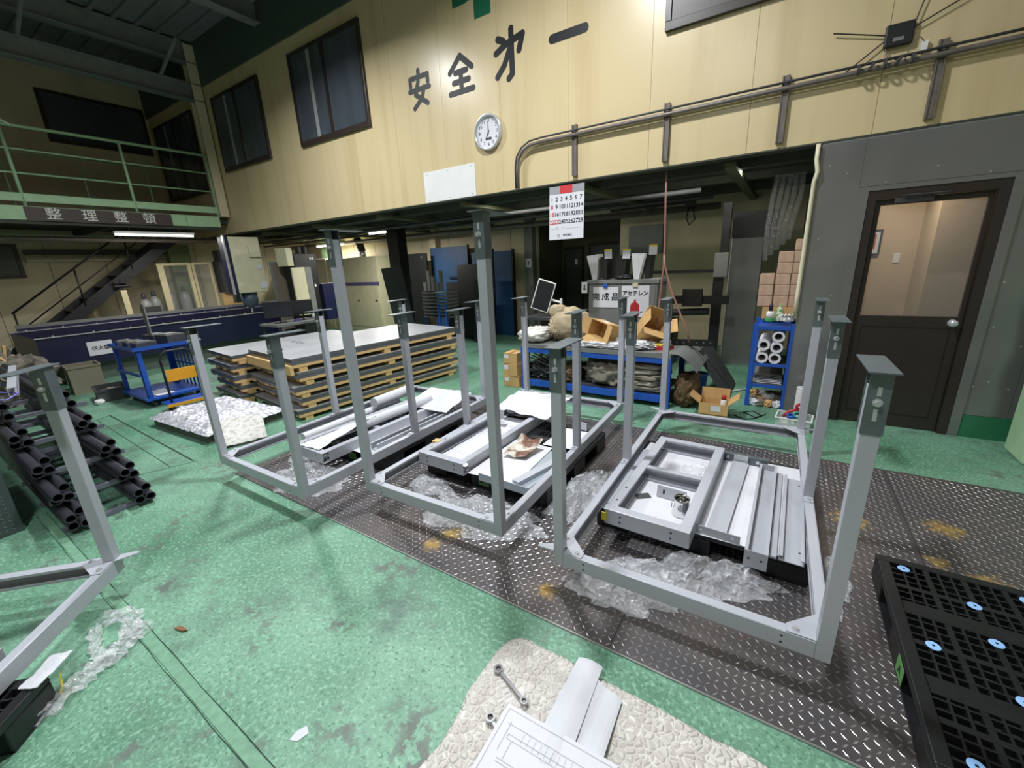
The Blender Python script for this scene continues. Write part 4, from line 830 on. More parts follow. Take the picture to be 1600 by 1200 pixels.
# crates on the floor by the machine
M_CRATE = mat('grey_olive_crate', (122, 118, 100), .6)
def crate(label, loc, w, d, h, m_, rz=0, name='storage_crate', filled=None):
    o = thing(name, label, 'crate', loc, rz); t = .008
    MB().box(-w / 2, w / 2, -d / 2, d / 2, 0, t).box(-w / 2, w / 2, -d / 2, -d / 2 + t, t, h).box(-w / 2, w / 2, d / 2 - t, d / 2, t, h).box(-w / 2, -w / 2 + t, -d / 2 + t, d / 2 - t, t, h).box(w / 2 - t, w / 2, -d / 2 + t, d / 2 - t, t, h).build('body', m_, o)
    MB().box(-w / 2 - .012, w / 2 + .012, -d / 2 - .012, -d / 2, h - .03, h).box(-w / 2 - .012, w / 2 + .012, d / 2, d / 2 + .012, h - .03, h).box(-w / 2 - .012, -w / 2, -d / 2, d / 2, h - .03, h).box(w / 2, w / 2 + .012, -d / 2, d / 2, h - .03, h).build('rim', m_, o)
    if filled: blob(w * .86, d * .86, h * .7, .25, 4, 3).build('contents', filled, o, (0, 0, t + .001))
    return o
crate('tall olive crate on the floor before the navy machine bed', (-8.95, 1.62, 0), .42, .36, .42, M_CRATE, R(-5))
crate('shallow grey tray on the floor left of the blue cart', (-8.0, 1.66, 0), .46, .32, .18, M_DKGREY, R(-8), filled=M_GREYCLOTH)
tag(blob(.12, .1, .07, .2, 3, 5).build('cloth_rag', M_WHITE, loc=(-7.74, 1.46, 0), smooth=True), 'white rag lying beside the shallow grey tray', 'rag')
sc_ = thing('scrap_heap', 'grey heap of scrap and rags behind the black pipes at the left edge', 'scrap heap', (-9.25, .92, 0))
stuff(blob(1.0, .8, .62, .45, 3.2, 61, 48, 24).build('rubble', mat('scrap_grey', (128, 122, 112), .8, var=.4, scale=9, bump=.5, bscale=20), sc_))
for k in range(6): MB(Matrix.Translation((-.3 + .12 * k, -.1 + .05 * k, .45)) @ Matrix.Rotation(R(20 * k - 50), 4, 'X') @ Matrix.Rotation(R(35 - 14 * k), 4, 'Y')).box(-.03, .03, -.015, .015, 0, .36).build('offcut', M_MIDGREY if k % 2 else M_WOOD, sc_)
# silver wrapped bundle
bd = thing('wrapped_bundle', 'flat bundle of dark boards under crumpled silver film', 'bundle', (-5.33, 1.93, 0), R(3))
bx(-.62, .6, -.4, .4, 0, .085).build('boards', mat('dull_boards', (96, 92, 82), .6), bd, bev=.004)
def sil(u, v):
    x = -.66 + 1.3 * u; y = -.43 + .86 * v; e = min(u, 1 - u, v, 1 - v); return (x, y, .09 + min(1, e * 7) * (.05 + .05 * abs(fbm((x * 5, y * 5, 4)))) + .02 * abs(fbm((x * 22, y * 22, 1))))
stuff(MB().sheet(sil, 70, 50, .003).build('silver_film', M_SILV, bd))
tag(MB().sheet(lambda u, v: (-.2 + .4 * u + .03 * v, -.22 + .44 * v, .03 + .14 * v ** .7 + .012 * fbm((u * 4, v * 4, 2))), 14, 16, .004).build('printed_sheet', mat('newsprint', (206, 204, 198), .6, scale=24, col2=(176, 174, 168), mixlo=.5, mixhi=.6), loc=(-4.55, 1.80, .0), rot=(0, 0, R(70))), 'printed paper sheet leaning on the corner of the silver bundle', 'paper')
# steel sheets stacked on wooden skids
def stack(cx, cy, rz, tiers, zt, nm, front_mark=None, W_=1.22, L_=2.44):
    z = 0; n = len(tiers)
    for i, (hw, hs) in enumerate(tiers):
        dx = .035 * random.uniform(-1, 1); dy = .05 * random.uniform(-1, 1) if i < n - 1 else 0
        sk = thing('wooden_skid', '%s wooden skid from the floor in the %s stack of sheets' % (ORD[i], nm), 'skid', (cx + dx, cy + dy, z), rz, 'wooden skids under steel sheets')
        for k in range(3): yb = (L_ / 2 - .12) * (k - 1); bx(-W_ / 2, W_ / 2, yb - .045, yb + .045, 0, hw - .032).build('bearer', M_WOOD, sk)
        for k in range(4): x = -W_ / 2 + .045 + k * (W_ - .09) / 3; bx(x - .045, x + .05, -L_ / 2 + .01, L_ / 2 - .01, hw - .031, hw).build('runner', M_WOOD, sk)
        if i == n - 1 and front_mark:
            fb = bx(-W_ / 2, W_ / 2 + .01, -L_ / 2 - .03, -L_ / 2 + .008, -.02 + .001, hw - .0).build('front_board', M_WOOD, sk); text('lettering', front_mark, .05, M_INK, fb, (.25, -L_ / 2 - .032, .03), ext=.0005)
        z += hw
        sp = thing('sheet_pack', '%s pack of steel sheets from the floor in the %s stack' % (ORD[i], nm), 'steel sheets', (cx + dx, cy + dy, z + .0005), rz, 'packs of steel sheets')
        half = hs / 2
        bx(-W_ / 2, W_ / 2, -L_ / 2, L_ / 2, 0, half - .001).build('lower_sheets', M_SHEET, sp); bx(-W_ / 2 + .004, W_ / 2 + .004, -L_ / 2 + .006, L_ / 2 + .006, half, hs - .004).build('upper_sheets', M_SHEET, sp); bx(-W_ / 2, W_ / 2, -L_ / 2, L_ / 2, hs - .0035, hs - .001).build('top_sheet', M_SHEETTOP, sp)
        z += hs
    return z
zA = stack(-4.876, 3.67, R(-6.5), [(.075, .05), (.075, .055), (.08, .06), (.085, .075), (.085, .075)], .72, 'right', '26')
zB = stack(-6.13, 3.33, R(-6.5), [(.07, .05), (.075, .055), (.075, .06), (.08, .06), (.08, .045)], .65, 'left', None, .92, 1.84)
# operator's screens on a stand behind the left stack
op = thing('control_desk', 'grey control desk on thin legs behind the left sheet stack', 'desk', (-7.75, 4.35, 0), R(0))
bx(-.3, .3, -.45, .45, .70, .74).build('top', M_MIDGREY, op)
for x in (-.26, .26):
    for y in (-.4, .4): MB().cyl((x, y, 0), (x, y, .699), .018, 8).build('leg', M_DKGREY, op)
def monitor(label, loc, rz, w, h, m_bezel, tilt=0, stand=True):
    o = thing('monitor', label, 'monitor', loc, rot=(0, 0, rz)); mt = Matrix.Rotation(tilt, 4, 'Y')
    b = MB(Matrix.Translation((0, 0, .1 + h / 2)) @ mt); b.box(-w / 2, w / 2, -.02, .02, -h / 2, h / 2).build('case', m_bezel, o, bev=.004)
    MB(Matrix.Translation((0, 0, .1 + h / 2)) @ mt).box(-w / 2 + .018, w / 2 - .018, -.0215, -.0205, -h / 2 + .018, h / 2 - .018).build('screen', M_SCREEN, o)
    MB().cyl((0, .03, .008), (0, .03, .1 + h * .3), .016, 8).build('stem', m_bezel, o); bx(-.1, .1, -.06, .1, 0, .01).build('foot', m_bezel, o, bev=.003)
    return o
monitor('black monitor seen from behind on the control desk', (-7.72, 4.12, .742), R(60), .48, .29, M_BLACK)
monitor('second black monitor at the right end of the control desk', (-7.72, 4.58, .742), R(75), .36, .27, M_BLACK)
tag(blob(.2, .12, .1, .3, 4, 9).build('work_gloves', M_WHITE, loc=(-7.58, 4.76, .742), smooth=True), 'white gloves lying at the end of the control desk', 'gloves')
tag(MB().box(-.04, .04, -.05, .05, 0, .03).box(-.01, .03, -.04, .04, .0305, .05).build('violet_box', M_PUR, loc=(-7.62, 4.38, .742)), 'small violet box on the control desk', 'box')
# chain bar lying on the right stack
chn = thing('steel_chain', 'short steel chain lying on the left end of the right sheet stack', 'chain', (-5.38, 3.05, zA + .001))
for k in range(9): MB(Matrix.Translation((k * .03 - .12, .01 * math.sin(k * 1.3), .012)) @ Matrix.Rotation(R(90 * (k % 2)), 4, 'X')).ring((0, 0, -.004), (0, 0, .004), .021, .013, 12).build('chain_link', M_ZINC, chn)
# ------------------------------------------------------------------ laser cutting machine
lb = thing('laser_bed', 'long navy machine bed with a raised rim below the stairs', 'machine', (-10.6, 3.75, 0))
MB().box(-.95, .95, -2.4, 2.4, .30, .34).box(.92, .95, -2.4, 2.4, .34, .80).box(-.95, -.92, -2.4, 2.4, .34, .80).box(-.92, .92, -2.4, -2.37, .34, .80).box(-.92, .92, 2.37, 2.4, .34, .80).build('tub', M_NAVY, lb)
for s in (-1, 1): bx(s * .95 - .03, s * .95 + .03, -2.41, 2.41, .801, .815).build('rim_rail', M_ZINC, lb)
bx(-.92, .9, -2.36, 2.36, .341, .55).build('slag_table', mat('slat_dark', (50, 50, 58), .6), lb)
for k in range(24): y = -2.3 + k * .2; bx(-.9, .9, y, y + .012, .551, .70).build('support_slat', M_DKGREY, lb)
bx(-.8, .8, -2.2, 2.2, 0, .299).build('base', mat('base_greygreen', (84, 98, 88), .6), lb)
for k in range(10):
    for s in (-1, 1): MB().cyl((s * .95, -2.2 + k * .48, .815), (s * .95, -2.2 + k * .48, .835), .014, 8).build('bolt', M_ZINC, lb)
q = bx(.9505, .956, -1.86, -1.54, .43, .66).build('notice', M_PAPER, lb); text('lettering', '超大型', .075, M_INK, q, (.957, -1.7, .54), rot=(R(90), 0, R(90)), bold=.002, ext=.0005)
bx(-1.05, -1.0, -2.3, 2.9, .86, .92).build('guide_rail', M_MIDGREY, lb); bx(-1.04, -.985, -2.3, 2.9, .70, .859).build('rail_support', M_NAVY, lb)
lh = thing('cutting_machine', 'tall cream machine head with a navy side over the navy bed', 'machine', (-9.85, 4.62, .95))
MB().box(.08, .32, -.26, .34, .30, 1.42).build('cabinet', M_CREAMMACH, lh, bev=.015); bx(.06, .33, -.34, -.261, .30, 1.43).build('side_cover', M_NAVY, lh, bev=.01); bx(.30, .36, -.365, -.3405, .28, 1.44).build('edge_strip', M_ZINC, lh)
bx(.321, .37, .08, .3, 1.02, 1.26).build('switch_box', M_CREAMMACH, lh, bev=.006)
for y, z, w in ((.24, .78, .09), (.26, .38, .14)): MB().sheet(lambda u, v: (.33 + .02 * v, y - w / 2 + w * u, z + w * v), 6, 6, .003).build('paper_tag', M_PAPER, lh)
MB().lathe([(.05, -.02), (.13, .04), (.16, .12), (.16, .29)], 18, (.1, .02, .0)).build('nozzle_housing', mat('slate_blue', (70, 84, 100), .5), lh, smooth=True)
MB().cyl((.1, .02, -.13), (.1, .02, -.02), .018, 10).build('nozzle', M_ZINC, lh)
bx(-1.0, .079, .18, .33, .52, .68).build('bridge', M_DKGREY, lh)
bx(-1.0, -.86, .18, .33, .05, .519).build('carriage_arm', M_DKGREY, lh)
ax = thing('machine_column', 'black machine column with cream cover and cable chain', 'machine', (-9.0, 5.42, 0))
bx(-.22, .22, -.2, .3, 0, 2.0).build('column', M_BLACK, ax, bev=.01); bx(.221, .27, -.32, -.03, .72, 1.72).build('cream_cover', M_CREAMMACH, ax, bev=.008); bx(.2215, .26, -.02, .12, .7, 1.72).build('grey_cover', M_MIDGREY, ax)
bx(-.2, .2, -.34, -.2005, 1.75, 2.12).build('motor_box', M_CREAMMACH, ax, bev=.01)
for k, y in enumerate((.0, .14)): MB().cyl((.1, y, 2.001), (.1, y, 2.14), .06, 12).build('motor', M_DKGREY, ax)
for y, z in ((.15, 1.87), (.20, 1.87), (.15, .75), (.2, .75), (.17, 1.3)): bx(.2205, .224, y, y + .035, z, z + .05).build('label', M_PAPER, ax)
bx(-.1, .3, .301, .75, .55, 1.35).build('control_box', M_NAVY, ax); bx(.27, .274, -.22, -.14, .85, 1.0).build('dial_panel', M_BRONZE, ax)
fp = thing('folding_screen', 'grey framed panel between the cream head and the black column', 'screen', (-9.35, 5.05, 0), R(4))
bx(-.012, .012, -.02, .36, .4, 1.82).build('panel', mat('taupe_panel', (118, 108, 96), .6), fp); MB().box(-.02, .02, .361, .41, .35, 1.86).box(-.02, .02, -.06, -.021, .35, 1.86).box(-.02, .02, -.02, .36, 1.821, 1.86).build('panel_frame', M_MIDGREY, fp); bx(-.15, .15, -.06, .41, 0, .349).build('foot', M_DKGREY, fp)
# gas cylinders and glazed partition below the mezzanine
M_CYL = mat('cylinder_grey', (150, 152, 150), .4, var=.06)
for i, (x, y, h, lab) in enumerate(((-12.0, 3.50, 1.32, 'grey gas cylinder nearest the stairs, with gauge hoses'), (-12.15, 3.73, 1.36, 'grey gas cylinder just right of the hose manifold'), (-12.2, 4.03, 1.44, 'grey gas cylinder left of the glazed partition'), (-12.5, 4.45, 1.42, 'grey gas cylinder behind the left pane of the partition'), (-12.5, 4.72, 1.42, 'grey gas cylinder behind the middle post of the partition'))):
    o = thing('gas_cylinder', lab, 'gas cylinder', (x, y, 0), group='gas cylinders under the mezzanine')
    MB().lathe([(.10, 0), (.115, .02), (.115, h - .3), (.10, h - .2), (.05, h - .13), (.035, h - .12)], 18).build('body', M_CYL, o, smooth=True); MB().lathe([(.04, 0), (.045, .02), (.04, .10), (.02, .12)], 12, (0, 0, h - .119)).build('valve_cap', M_DKGREY, o, smooth=True)
gp = thing('glazed_partition', 'cream framed glazed partition in front of the gas cylinders', 'partition', (-11.95, 4.42, 0))
b = MB()
for y in (-.46, .10, .52): b.box(-.03, .03, y - (.09 if y < -.4 else .04), y + .04, 0, 1.95)
M_CREAMF = mat('cream_frame', (216, 204, 164), .5)
for y, w in ((-.50, .12), (.06, .07), (.14, .05), (.50, .05)): bx(-.03, .03, y - w / 2, y + w / 2, 0, 1.95).build('post', M_CREAMF, gp)
for y0, y1 in ((-.44, .024), (.166, .474)):
    bx(-.03, .03, y0, y1, 1.90, 1.95).build('head_rail', M_CREAMF, gp); bx(-.003, .003, y0, y1, .62, 1.899).build('pane', M_GLASS, gp); bx(-.02, .02, y0, y1, .05, .619).build('lower_panel', M_CREAMF, gp)
tag(bx(-.1, .1, -.22, .22, 0, 2.4).build('green_partition', mat('dull_green_board', (110, 128, 84), .6), loc=(-12.75, 4.62, 0)), 'dull green board standing behind the glazed partition', 'board')
tag(bx(-.03, .03, -.28, .28, 0, 1.2).build('plywood_board', M_WOOD, loc=(-11.85, 5.28, 0)), 'brown plywood board behind the machine head', 'board')
mf = thing('hose_manifold', 'black gas manifold on a cream stand beside the stairs', 'manifold', (-11.765, 3.12, 0))
bx(-.03, .03, -.05, .05, 0, 1.42).build('stand', M_CREAMF, mf); MB().cyl((0, -.12, 1.5), (0, .15, 1.5), .03, 10).build('pipe', M_BLACK, mf)
for y in (-.08, .02, .1): MB().cyl((.03, y, 1.6), (.05, y, 1.6), .045, 14).build('gauge', M_BLACK, mf); 
bx(-.02, .02, -.015, .015, 1.421, 1.47).build('clamp', M_BLACK, mf)
bb = tag(bx(-.02, .02, -.18, .18, 0, .44).build('dark_board', M_DKGREY, loc=(-11.76, 3.50, .6), rot=(0, 0, 0)), 'dark grey board leaning before the gas cylinders', 'board')
bx(-.04, .04, -.17, .17, -.6, -.001).build('board_stand', M_DKGREY, bb)
acu = thing('wall_unit', 'dark box hanging above the plywood beyond the partition', 'box', (-11.85, 5.22, 1.22)); bx(-.18, .18, -.2, .25, 0, .75).build('body', M_DKGREY, acu, bev=.02); bx(-.15, .15, -.15, .2, .751, 1.0).build('duct', M_DKGREY, acu); bx(-.05, .05, 0, .1, 1.001, 1.335).build('hanger', M_DKGREY, acu)
# ================================================================== BAY UNDER THE YELLOW WALL
# blue work bench
wb = thing('work_bench', 'blue framed work bench heaped with cloths and cartons', 'bench', (-1.865, 4.9, 0))
for x in (-.905, .905):
    for y in (-.37, .37): bx(x - .03, x + .03, y - .03, y + .03, .0, .56).build('leg', M_BLUE, wb)
for y in (-.37, .37): bx(-.874, .874, y - .025, y + .025, .50, .559).build('top_rail', M_BLUE, wb); bx(-.874, .874, y - .025, y + .025, .06, .13).build('bottom_rail', M_BLUE, wb)
for x in (-.905, .905): bx(x - .025, x + .025, -.339, .339, .50, .559).build('end_rail', M_BLUE, wb)
bx(-.93, .93, -.40, .40, .561, .61).build('top', M_MIDGREY, wb); bx(-.874, .874, -.34, .34, .131, .145).build('shelf', M_DKGREY, wb)
def cloth(label, loc, s, m_, seed, amp=.16, fr=2.6, rz=0, cat='cloth', name='folded_cloth', group=None):
    return tag(blob(*s, amp, fr, seed, 56, 28, .7).build(name, m_, loc=loc, smooth=True, rot=(0, 0, rz)), label, cat, group)
cloth('dusty grey blanket heap in the middle of the bench shelf', (-1.72, 4.80, .146), (.50, .5, .30), M_GREYCLOTH, 3, .3, 3.4, name='blanket_heap')
cloth('brown cloth heap beside the wire basket on the bench shelf', (-2.18, 4.78, .146), (.28, .45, .20), M_BROWNCLOTH, 8, .3, 3.6, name='cloth_heap')
def folds(label, loc, w, d, n, m_, seed):
    o = thing('folded_blankets', label, 'blankets', loc)
    for k in range(n): blob(w * (1 - .05 * (k % 2)), d, .075, .14, 3, seed + k, 44, 16, .5).build('blanket', m_ if k % 2 else M_GREYCLOTH, o, (0.02 * (-1) ** k, 0, k * .062), smooth=True)
folds('pile of folded grey moving blankets at the right of the bench shelf', (-1.25, 4.79, .146), .46, .5, 5, mat('pale_blanket', (160, 154, 142), .9, var=.1, scale=10, bump=.4, bscale=60), 20)
cloth('dark brown blanket bulging out at the right end of the bench', (-.80, 4.78, 0), (.24, .4, .34), M_BROWNCLOTH, 17, .25, 3, name='blanket_heap')
bk = thing('wire_basket', 'black wire basket full of offcuts on the bench shelf', 'basket', (-2.56, 4.75, .146))
for k in range(9): bx(-.2 + k * .05 - .003, -.2 + k * .05 + .003, -.204, -.2, 0, .18).build('wire', M_BLACK, bk)
for k in range(5): bx(-.205, .205, -.2005, -.196, k * .042, k * .042 + .006).build('wire', M_BLACK, bk)
MB().box(-.2, .2, -.19, .2, 0, .006).box(-.2, .2, .195, .2, .006, .18).box(-.205, -.2, -.19, .195, .006, .18).box(.2, .205, -.19, .195, .006, .18).build('body', M_BLACK, bk)
blob(.34, .34, .2, .5, 5, 33).build('contents', M_DKGREY, bk, (0, 0, .007))
for k in range(7): o = tag(MB().cyl((-.2, 0, 0), (.22, 0, 0), .009, 6).build('steel_rod', M_MIDGREY, loc=(-2.55 + .01 * k, 4.60 + .05 * k, .36 + .012 * (k % 3)), rot=(0, R(14 + 2 * k), R(-8 + 4 * k))), 'thin steel rod in the wire basket, %s from the front' % ORD[k], 'rod', 'rods in the wire basket')
cloth('white bundle wrapped in clear film at the left end of the bench', (-2.71, 4.78, .611), (.40, .55, .17), mat('film_over_white', (222, 220, 214), .25, var=.14, scale=16, bump=.7, bscale=30), 12, .18, 3, name='wrapped_bundle', cat='bundle')
tag(MB().box(-.17, .17, -.1, .1, 0, .06).build('foam_block', M_FOAM, loc=(-2.62, 5.15, .611), bev=.01), 'grey-white foam block behind the wrapped bundle on the bench', 'foam')
# tied canvas bag
def drop(root, z):
    bpy.context.view_layer.update(); lo = min((c.matrix_world @ Vector(p)).z for c in root.children for p in c.bound_box); root.location.z += z - lo
bg = thing('canvas_bag', 'plump beige canvas bundle gathered at a knot on the bench', 'bag', (-2.33, 4.92, .611))
blob(.52, .42, .42, .12, 2.0, 22, 64, 32, .85).build('bag', M_CANVAS, bg, (.03, 0, .001), smooth=True)
b = MB()
for k in range(14):
    a = k / 14 * 2 * math.pi; c = Vector((-.07, -.215, .17)); p = Vector((math.cos(a), 0, math.sin(a)))
    b.tube([c + Vector((0, -.012, 0)), c + p * .05 + Vector((0, -.004, 0)), c + p * .13 + Vector((0, .05, 0))], .012, 6)
stuff(b.build('gather_fold', M_CANVAS, bg, smooth=True))
blob(.22, .2, .16, .15, 2.4, 25, 30, 16).build('lobe', M_CANVAS, bg, (-.12, -.03, .30), smooth=True); blob(.16, .2, .30, .15, 2.4, 27, 30, 16).build('lobe', M_CANVAS, bg, (.30, -.06, .0), smooth=True)
def open_box(label, loc, w, d, h, rot, flaps, lift=0, name='carton'):
    o = thing(name, label, 'carton', loc, rot=rot); t = .006
    MB().box(-w / 2, w / 2, -d / 2, d / 2, 0, t).box(-w / 2, w / 2, -d / 2, -d / 2 + t, t, h).box(-w / 2, w / 2, d / 2 - t, d / 2, t, h).box(-w / 2, -w / 2 + t, -d / 2 + t, d / 2 - t, t, h).box(w / 2 - t, w / 2, -d / 2 + t, d / 2 - t, t, h).build('body', M_CARD, o)
    for (ax, sgn, ang, L_) in flaps:
        if ax == 'x': m = Matrix.Translation((sgn * w / 2, 0, h)) @ Matrix.Rotation(R(ang) * sgn, 4, 'Y'); b = MB(m).box(-.003, .003, -d / 2, d / 2, .001, L_)
        else: m = Matrix.Translation((0, sgn * d / 2, h)) @ Matrix.Rotation(-R(ang) * sgn, 4, 'X'); b = MB(m).box(-w / 2, w / 2, -.003, .003, .001, L_)
        b.build('flap', M_CARD, o)
    return o
o = cA = open_box('open carton tipped on its side, left one on the bench', (-1.74, 4.86, .72), .27, .20, .22, (R(78), R(12), R(-24)), (('x', -1, 60, .11), ('x', 1, 70, .11), ('y', -1, 40, .12)))
bx(-.06, .06, .1005, .1015, .06, .15).build('label', M_PAPER, o)
cB = open_box('open carton with raised flaps, right one on the bench', (-1.32, 4.95, .66), .27, .22, .20, (R(35), R(20), R(30)), (('x', -1, -10, .13), ('x', 1, 50, .13), ('y', -1, 80, .13), ('y', 1, -5, .15)))
drop(cA, .612); drop(cB, .612)
cloth('crumpled white plastic along the front of the bench top', (-1.72, 4.60, .611), (.86, .16, .07), mat('white_film_heap', (226, 228, 232), .25, var=.2, scale=22, bump=.9, bscale=40), 31, .5, 6, cat='film', name='plastic_film')
cloth('white plastic film under the right carton on the bench', (-1.36, 4.72, .611), (.42, .2, .08), MATS['white_film_heap'], 36, .5, 6, cat='film', name='plastic_film')
for k in range(4):
    o = thing('steel_channel', 'short black channel on the bench front, %s from the left' % ORD[k], 'channel', (-1.42 + k * .033, 4.68, .611), R(-18), 'black channels on the bench'); channel(MB(), (0, -.13), (0, .18), (1, 0), .05, .028).build('body', M_PIPE, o)
rb = thing('parts_box', 'red and yellow parts box at the right end of the bench', 'box', (-1.07, 4.72, .611), R(-20)); MB().box(-.09, .09, -.07, .07, 0, .05).build('body', M_RED, rb); bx(-.085, .02, -.065, .03, .0505, .062).build('yellow_lid', M_YELLOW, rb); bx(.03, .085, -.06, .06, .0505, .058).build('green_insert', M_DGREEN, rb)
an = thing('steel_angle', 'dark drilled steel angle lying behind the red box', 'angle', (-.98, 4.98, .611), R(12)); MB().box(-.06, .40, -.004, 0, 0, .08).box(-.06, .40, 0, .05, 0, .004).build('body', M_BLACK, an)
for k in range(6): MB().cyl((.0 + k * .07, -.0045, .04), (.0 + k * .07, -.004, .04), .008, 8).build('hole', M_MIDGREY, an)
tag(MB().sheet(lambda u, v: (-.26 + .42 * u, -.4 + .75 * v, .005 - .34 * max(0, u - .5) ** 1.6 * 1.6), 20, 10, .006).build('grey_mat', M_MIDGREY, loc=(-.83, 4.9, .612)), 'grey rubber mat hanging over the right end of the bench', 'mat')
# cartons left of the bench
for k, (w, h, lab) in enumerate(((.24, .15, 'bottom carton of the small pile left of the bench'), (.23, .17, 'middle carton of the small pile left of the bench'), (.20, .14, 'top carton of the small pile left of the bench'))):
    o = thing('carton', lab, 'carton', (-2.98, 4.62, .001 + (0, .151, .322)[k]), R((2, -4, 3)[k]), 'cartons left of the bench'); bx(-w / 2, w / 2, -.11, .11, 0, h).build('body', M_CARD, o, bev=.003); bx(-.02, .02, -.111, .111, h, h + .001).build('tape', mat('brown_tape', (170, 128, 76), .3), o); bx(-.1, -.03, -.1115, -.1105, h * .5, h * .85).build('label', M_PAPER, o)
# grey steel cabinet with signs
gc = thing('steel_cabinet', 'grey steel cabinet with two white signs behind the bench', 'cabinet', (-1.81, 5.75, 0))
bx(-.47, .45, -.25, .25, 0, 1.29).build('body', M_MIDGREY, gc, bev=.006); bx(-.49, .47, -.27, .26, 1.2905, 1.335).build('top', M_MIDGREY, gc)
bx(-.45, -.01, -.262, -.2505, .1, 1.26).build('door', M_MIDGREY, gc, bev=.003); bx(.01, .43, -.262, -.2505, .1, 1.26).build('door', M_MIDGREY, gc, bev=.003)
def sign(label, loc, w, h, lines, extra=None):
    o = thing('paper_sign', label, 'sign', loc); bx(-w / 2, w / 2, -.002, 0, -h / 2, h / 2).build('sheet', M_PAPER, o)
    for body, size, x, z, m_, bd_ in lines: text('lettering', body, size, m_, o, (x, -.003, z), bold=bd_, ext=.0006)
    return o
sign('white sign with three black characters on the grey cabinet', (-2.03, 5.479, 1.11), .35, .27, [('完 成 品', .105, 0, 0, M_INK, .0025)])
s = sign('white sign with a red cylinder picture on the grey cabinet', (-1.63, 5.479, 1.06), .36, .40, [('アセチレン', .068, 0, .10, M_INK, .003)])
MB(Matrix.Translation((0, -.0025, -.19)) @ Matrix.Rotation(R(90), 4, 'X')).prism([(-.06, 0), (.06, 0), (.06, .13), (.045, .165), (.015, .18), (.015, .21), (-.015, .21), (-.015, .18), (-.045, .165), (-.06, .13)], 0, .001).build('red_cylinder', M_RED, s)
sign('small white notice at the left edge of the grey cabinet', (-2.335, 5.479, 1.24), .085, .15, [('♟', .07, 0, .0, M_INK, 0)])
tag(bx(-.03, .03, -.02, 0, 0, .05).build('clip', M_BLUE, loc=(-2.03, 5.476, 1.235), bev=.004), 'blue clip holding the three-character sign', 'clip'); tag(bx(-.035, .035, -.02, 0, 0, .05).build('clip', M_CREAMMACH, loc=(-1.63, 5.476, 1.245), bev=.004), 'cream clip holding the cylinder sign', 'clip')
# files standing on the cabinet
def file_(label, x, y, w, h, m_, lean=0, tagc=True, taper=.5):
    o = thing('file_holder', label, 'file', (x, y, 1.336), rot=(0, R(lean), 0), group='files on the grey cabinet'); MB(Matrix.Rotation(R(90), 4, 'X')).prism([(-w / 2 * taper, .002), (w / 2 * taper, .002), (w / 2, h), (-w / 2, h)], -.1, .1).build('holder', m_, o)
    if tagc: MB().box(w * .1, w * .1 + .1, -.105, -.1015, h - .03, h + .09).build('tag', M_PAPER, o); MB().box(w * .1, w * .1 + .1, -.1055, -.1052, h + .07, h + .09).build('yellow_edge', M_YELLOW, o)
file_('left white paper file leaning on the grey cabinet', -2.22, 5.66, .16, .33, mat('file_white', (206, 206, 208), .4), -7, False, .35)
file_('black file with white tag behind the left white file', -2.09, 5.70, .10, .30, M_BLACK, -3)
file_('black file with white tag in the middle of the cabinet', -1.88, 5.68, .14, .30, M_BLACK, 4, True, .9)
file_('right white paper file standing on the grey cabinet', -1.64, 5.62, .17, .32, MATS['file_white'], 3, False, .35)
file_('black file with white tag behind the right white file', -1.53, 5.72, .09, .33, M_BLACK, 1)
cloth('black cables and a white rag on the grey cabinet', (-1.82, 5.62, 1.336), (.22, .16, .06), M_BLACK, 44, .4, 4, cat='cables', name='cable_heap')
# tilted white monitor on a bracket arm
mn = thing('monitor', 'tilted white-rimmed monitor left of the grey cabinet', 'monitor', (-3.08, 5.72, 0))
mm = Matrix.Translation((0, -.06, 1.11)) @ Matrix.Rotation(R(-4), 4, 'Y') @ Matrix.Rotation(R(14), 4, 'Z')
MB(mm @ Matrix.Rotation(R(22), 4, 'Y')).box(-.14, .14, -.012, .012, -.23, .23).build('case', M_WHITE, mn, bev=.004); MB(mm @ Matrix.Rotation(R(22), 4, 'Y')).box(-.125, .125, -.0135, -.0125, -.215, .215).build('screen', M_SCREEN, mn)
MB().cyl((.06, .02, 1.05), (.24, .06, 1.0), .018, 8).build('arm', M_WHITE, mn); MB().cyl((.24, .06, .8), (.24, .06, 1.06), .02, 8).build('post', M_WHITE, mn); bx(-.28, .42, -.2, .3, .76, .80).build('table_top', M_DKGREY, mn)
for x in (-.24, .38):
    for y in (-.16, .26): bx(x - .02, x + .02, y - .02, y + .02, 0, .759).build('leg', M_DKGREY, mn)
# ------------------------------------------------------------------ right part of the bay
dp = thing('press_stand', 'black upright machine stand with a thick horizontal pipe', 'machine', (-.78, 6.5, 0))
bx(-.07, .05, -.06, .06, 0, 1.36).build('lower_post', M_BLACK, dp); bx(-.02, .08, -.05, .05, 1.3605, 2.24).build('upper_post', M_BLACK, dp); bx(-.07, .10, -.10, -.061, 1.30, 1.62).build('grey_box', M_MIDGREY, dp, bev=.008)
MB().cyl((-.75, -.1, .80), (-.08, -.1, .84), .05, 16).build('thick_pipe', M_DKGREY, dp, smooth=True); MB().cyl((-.82, -.1, .795), (-.72, -.1, .80), .075, 16).build('collar', M_MIDGREY, dp, smooth=True); bx(-.55, .16, -.2, -.16, .95, 1.06).build('cross_beam', M_BLACK, dp); bx(-.42, -.16, -.26, -.201, .92, 1.16).build('gear_box', M_BLACK, dp, bev=.01)
bx(-1.0, -.08, .061, .14, 1.36, 1.40).build('rear_rail', M_BLACK, dp); bx(-.95, -.55, -.02, .3, 0, .70).build('motor_base', M_BLACK, dp)
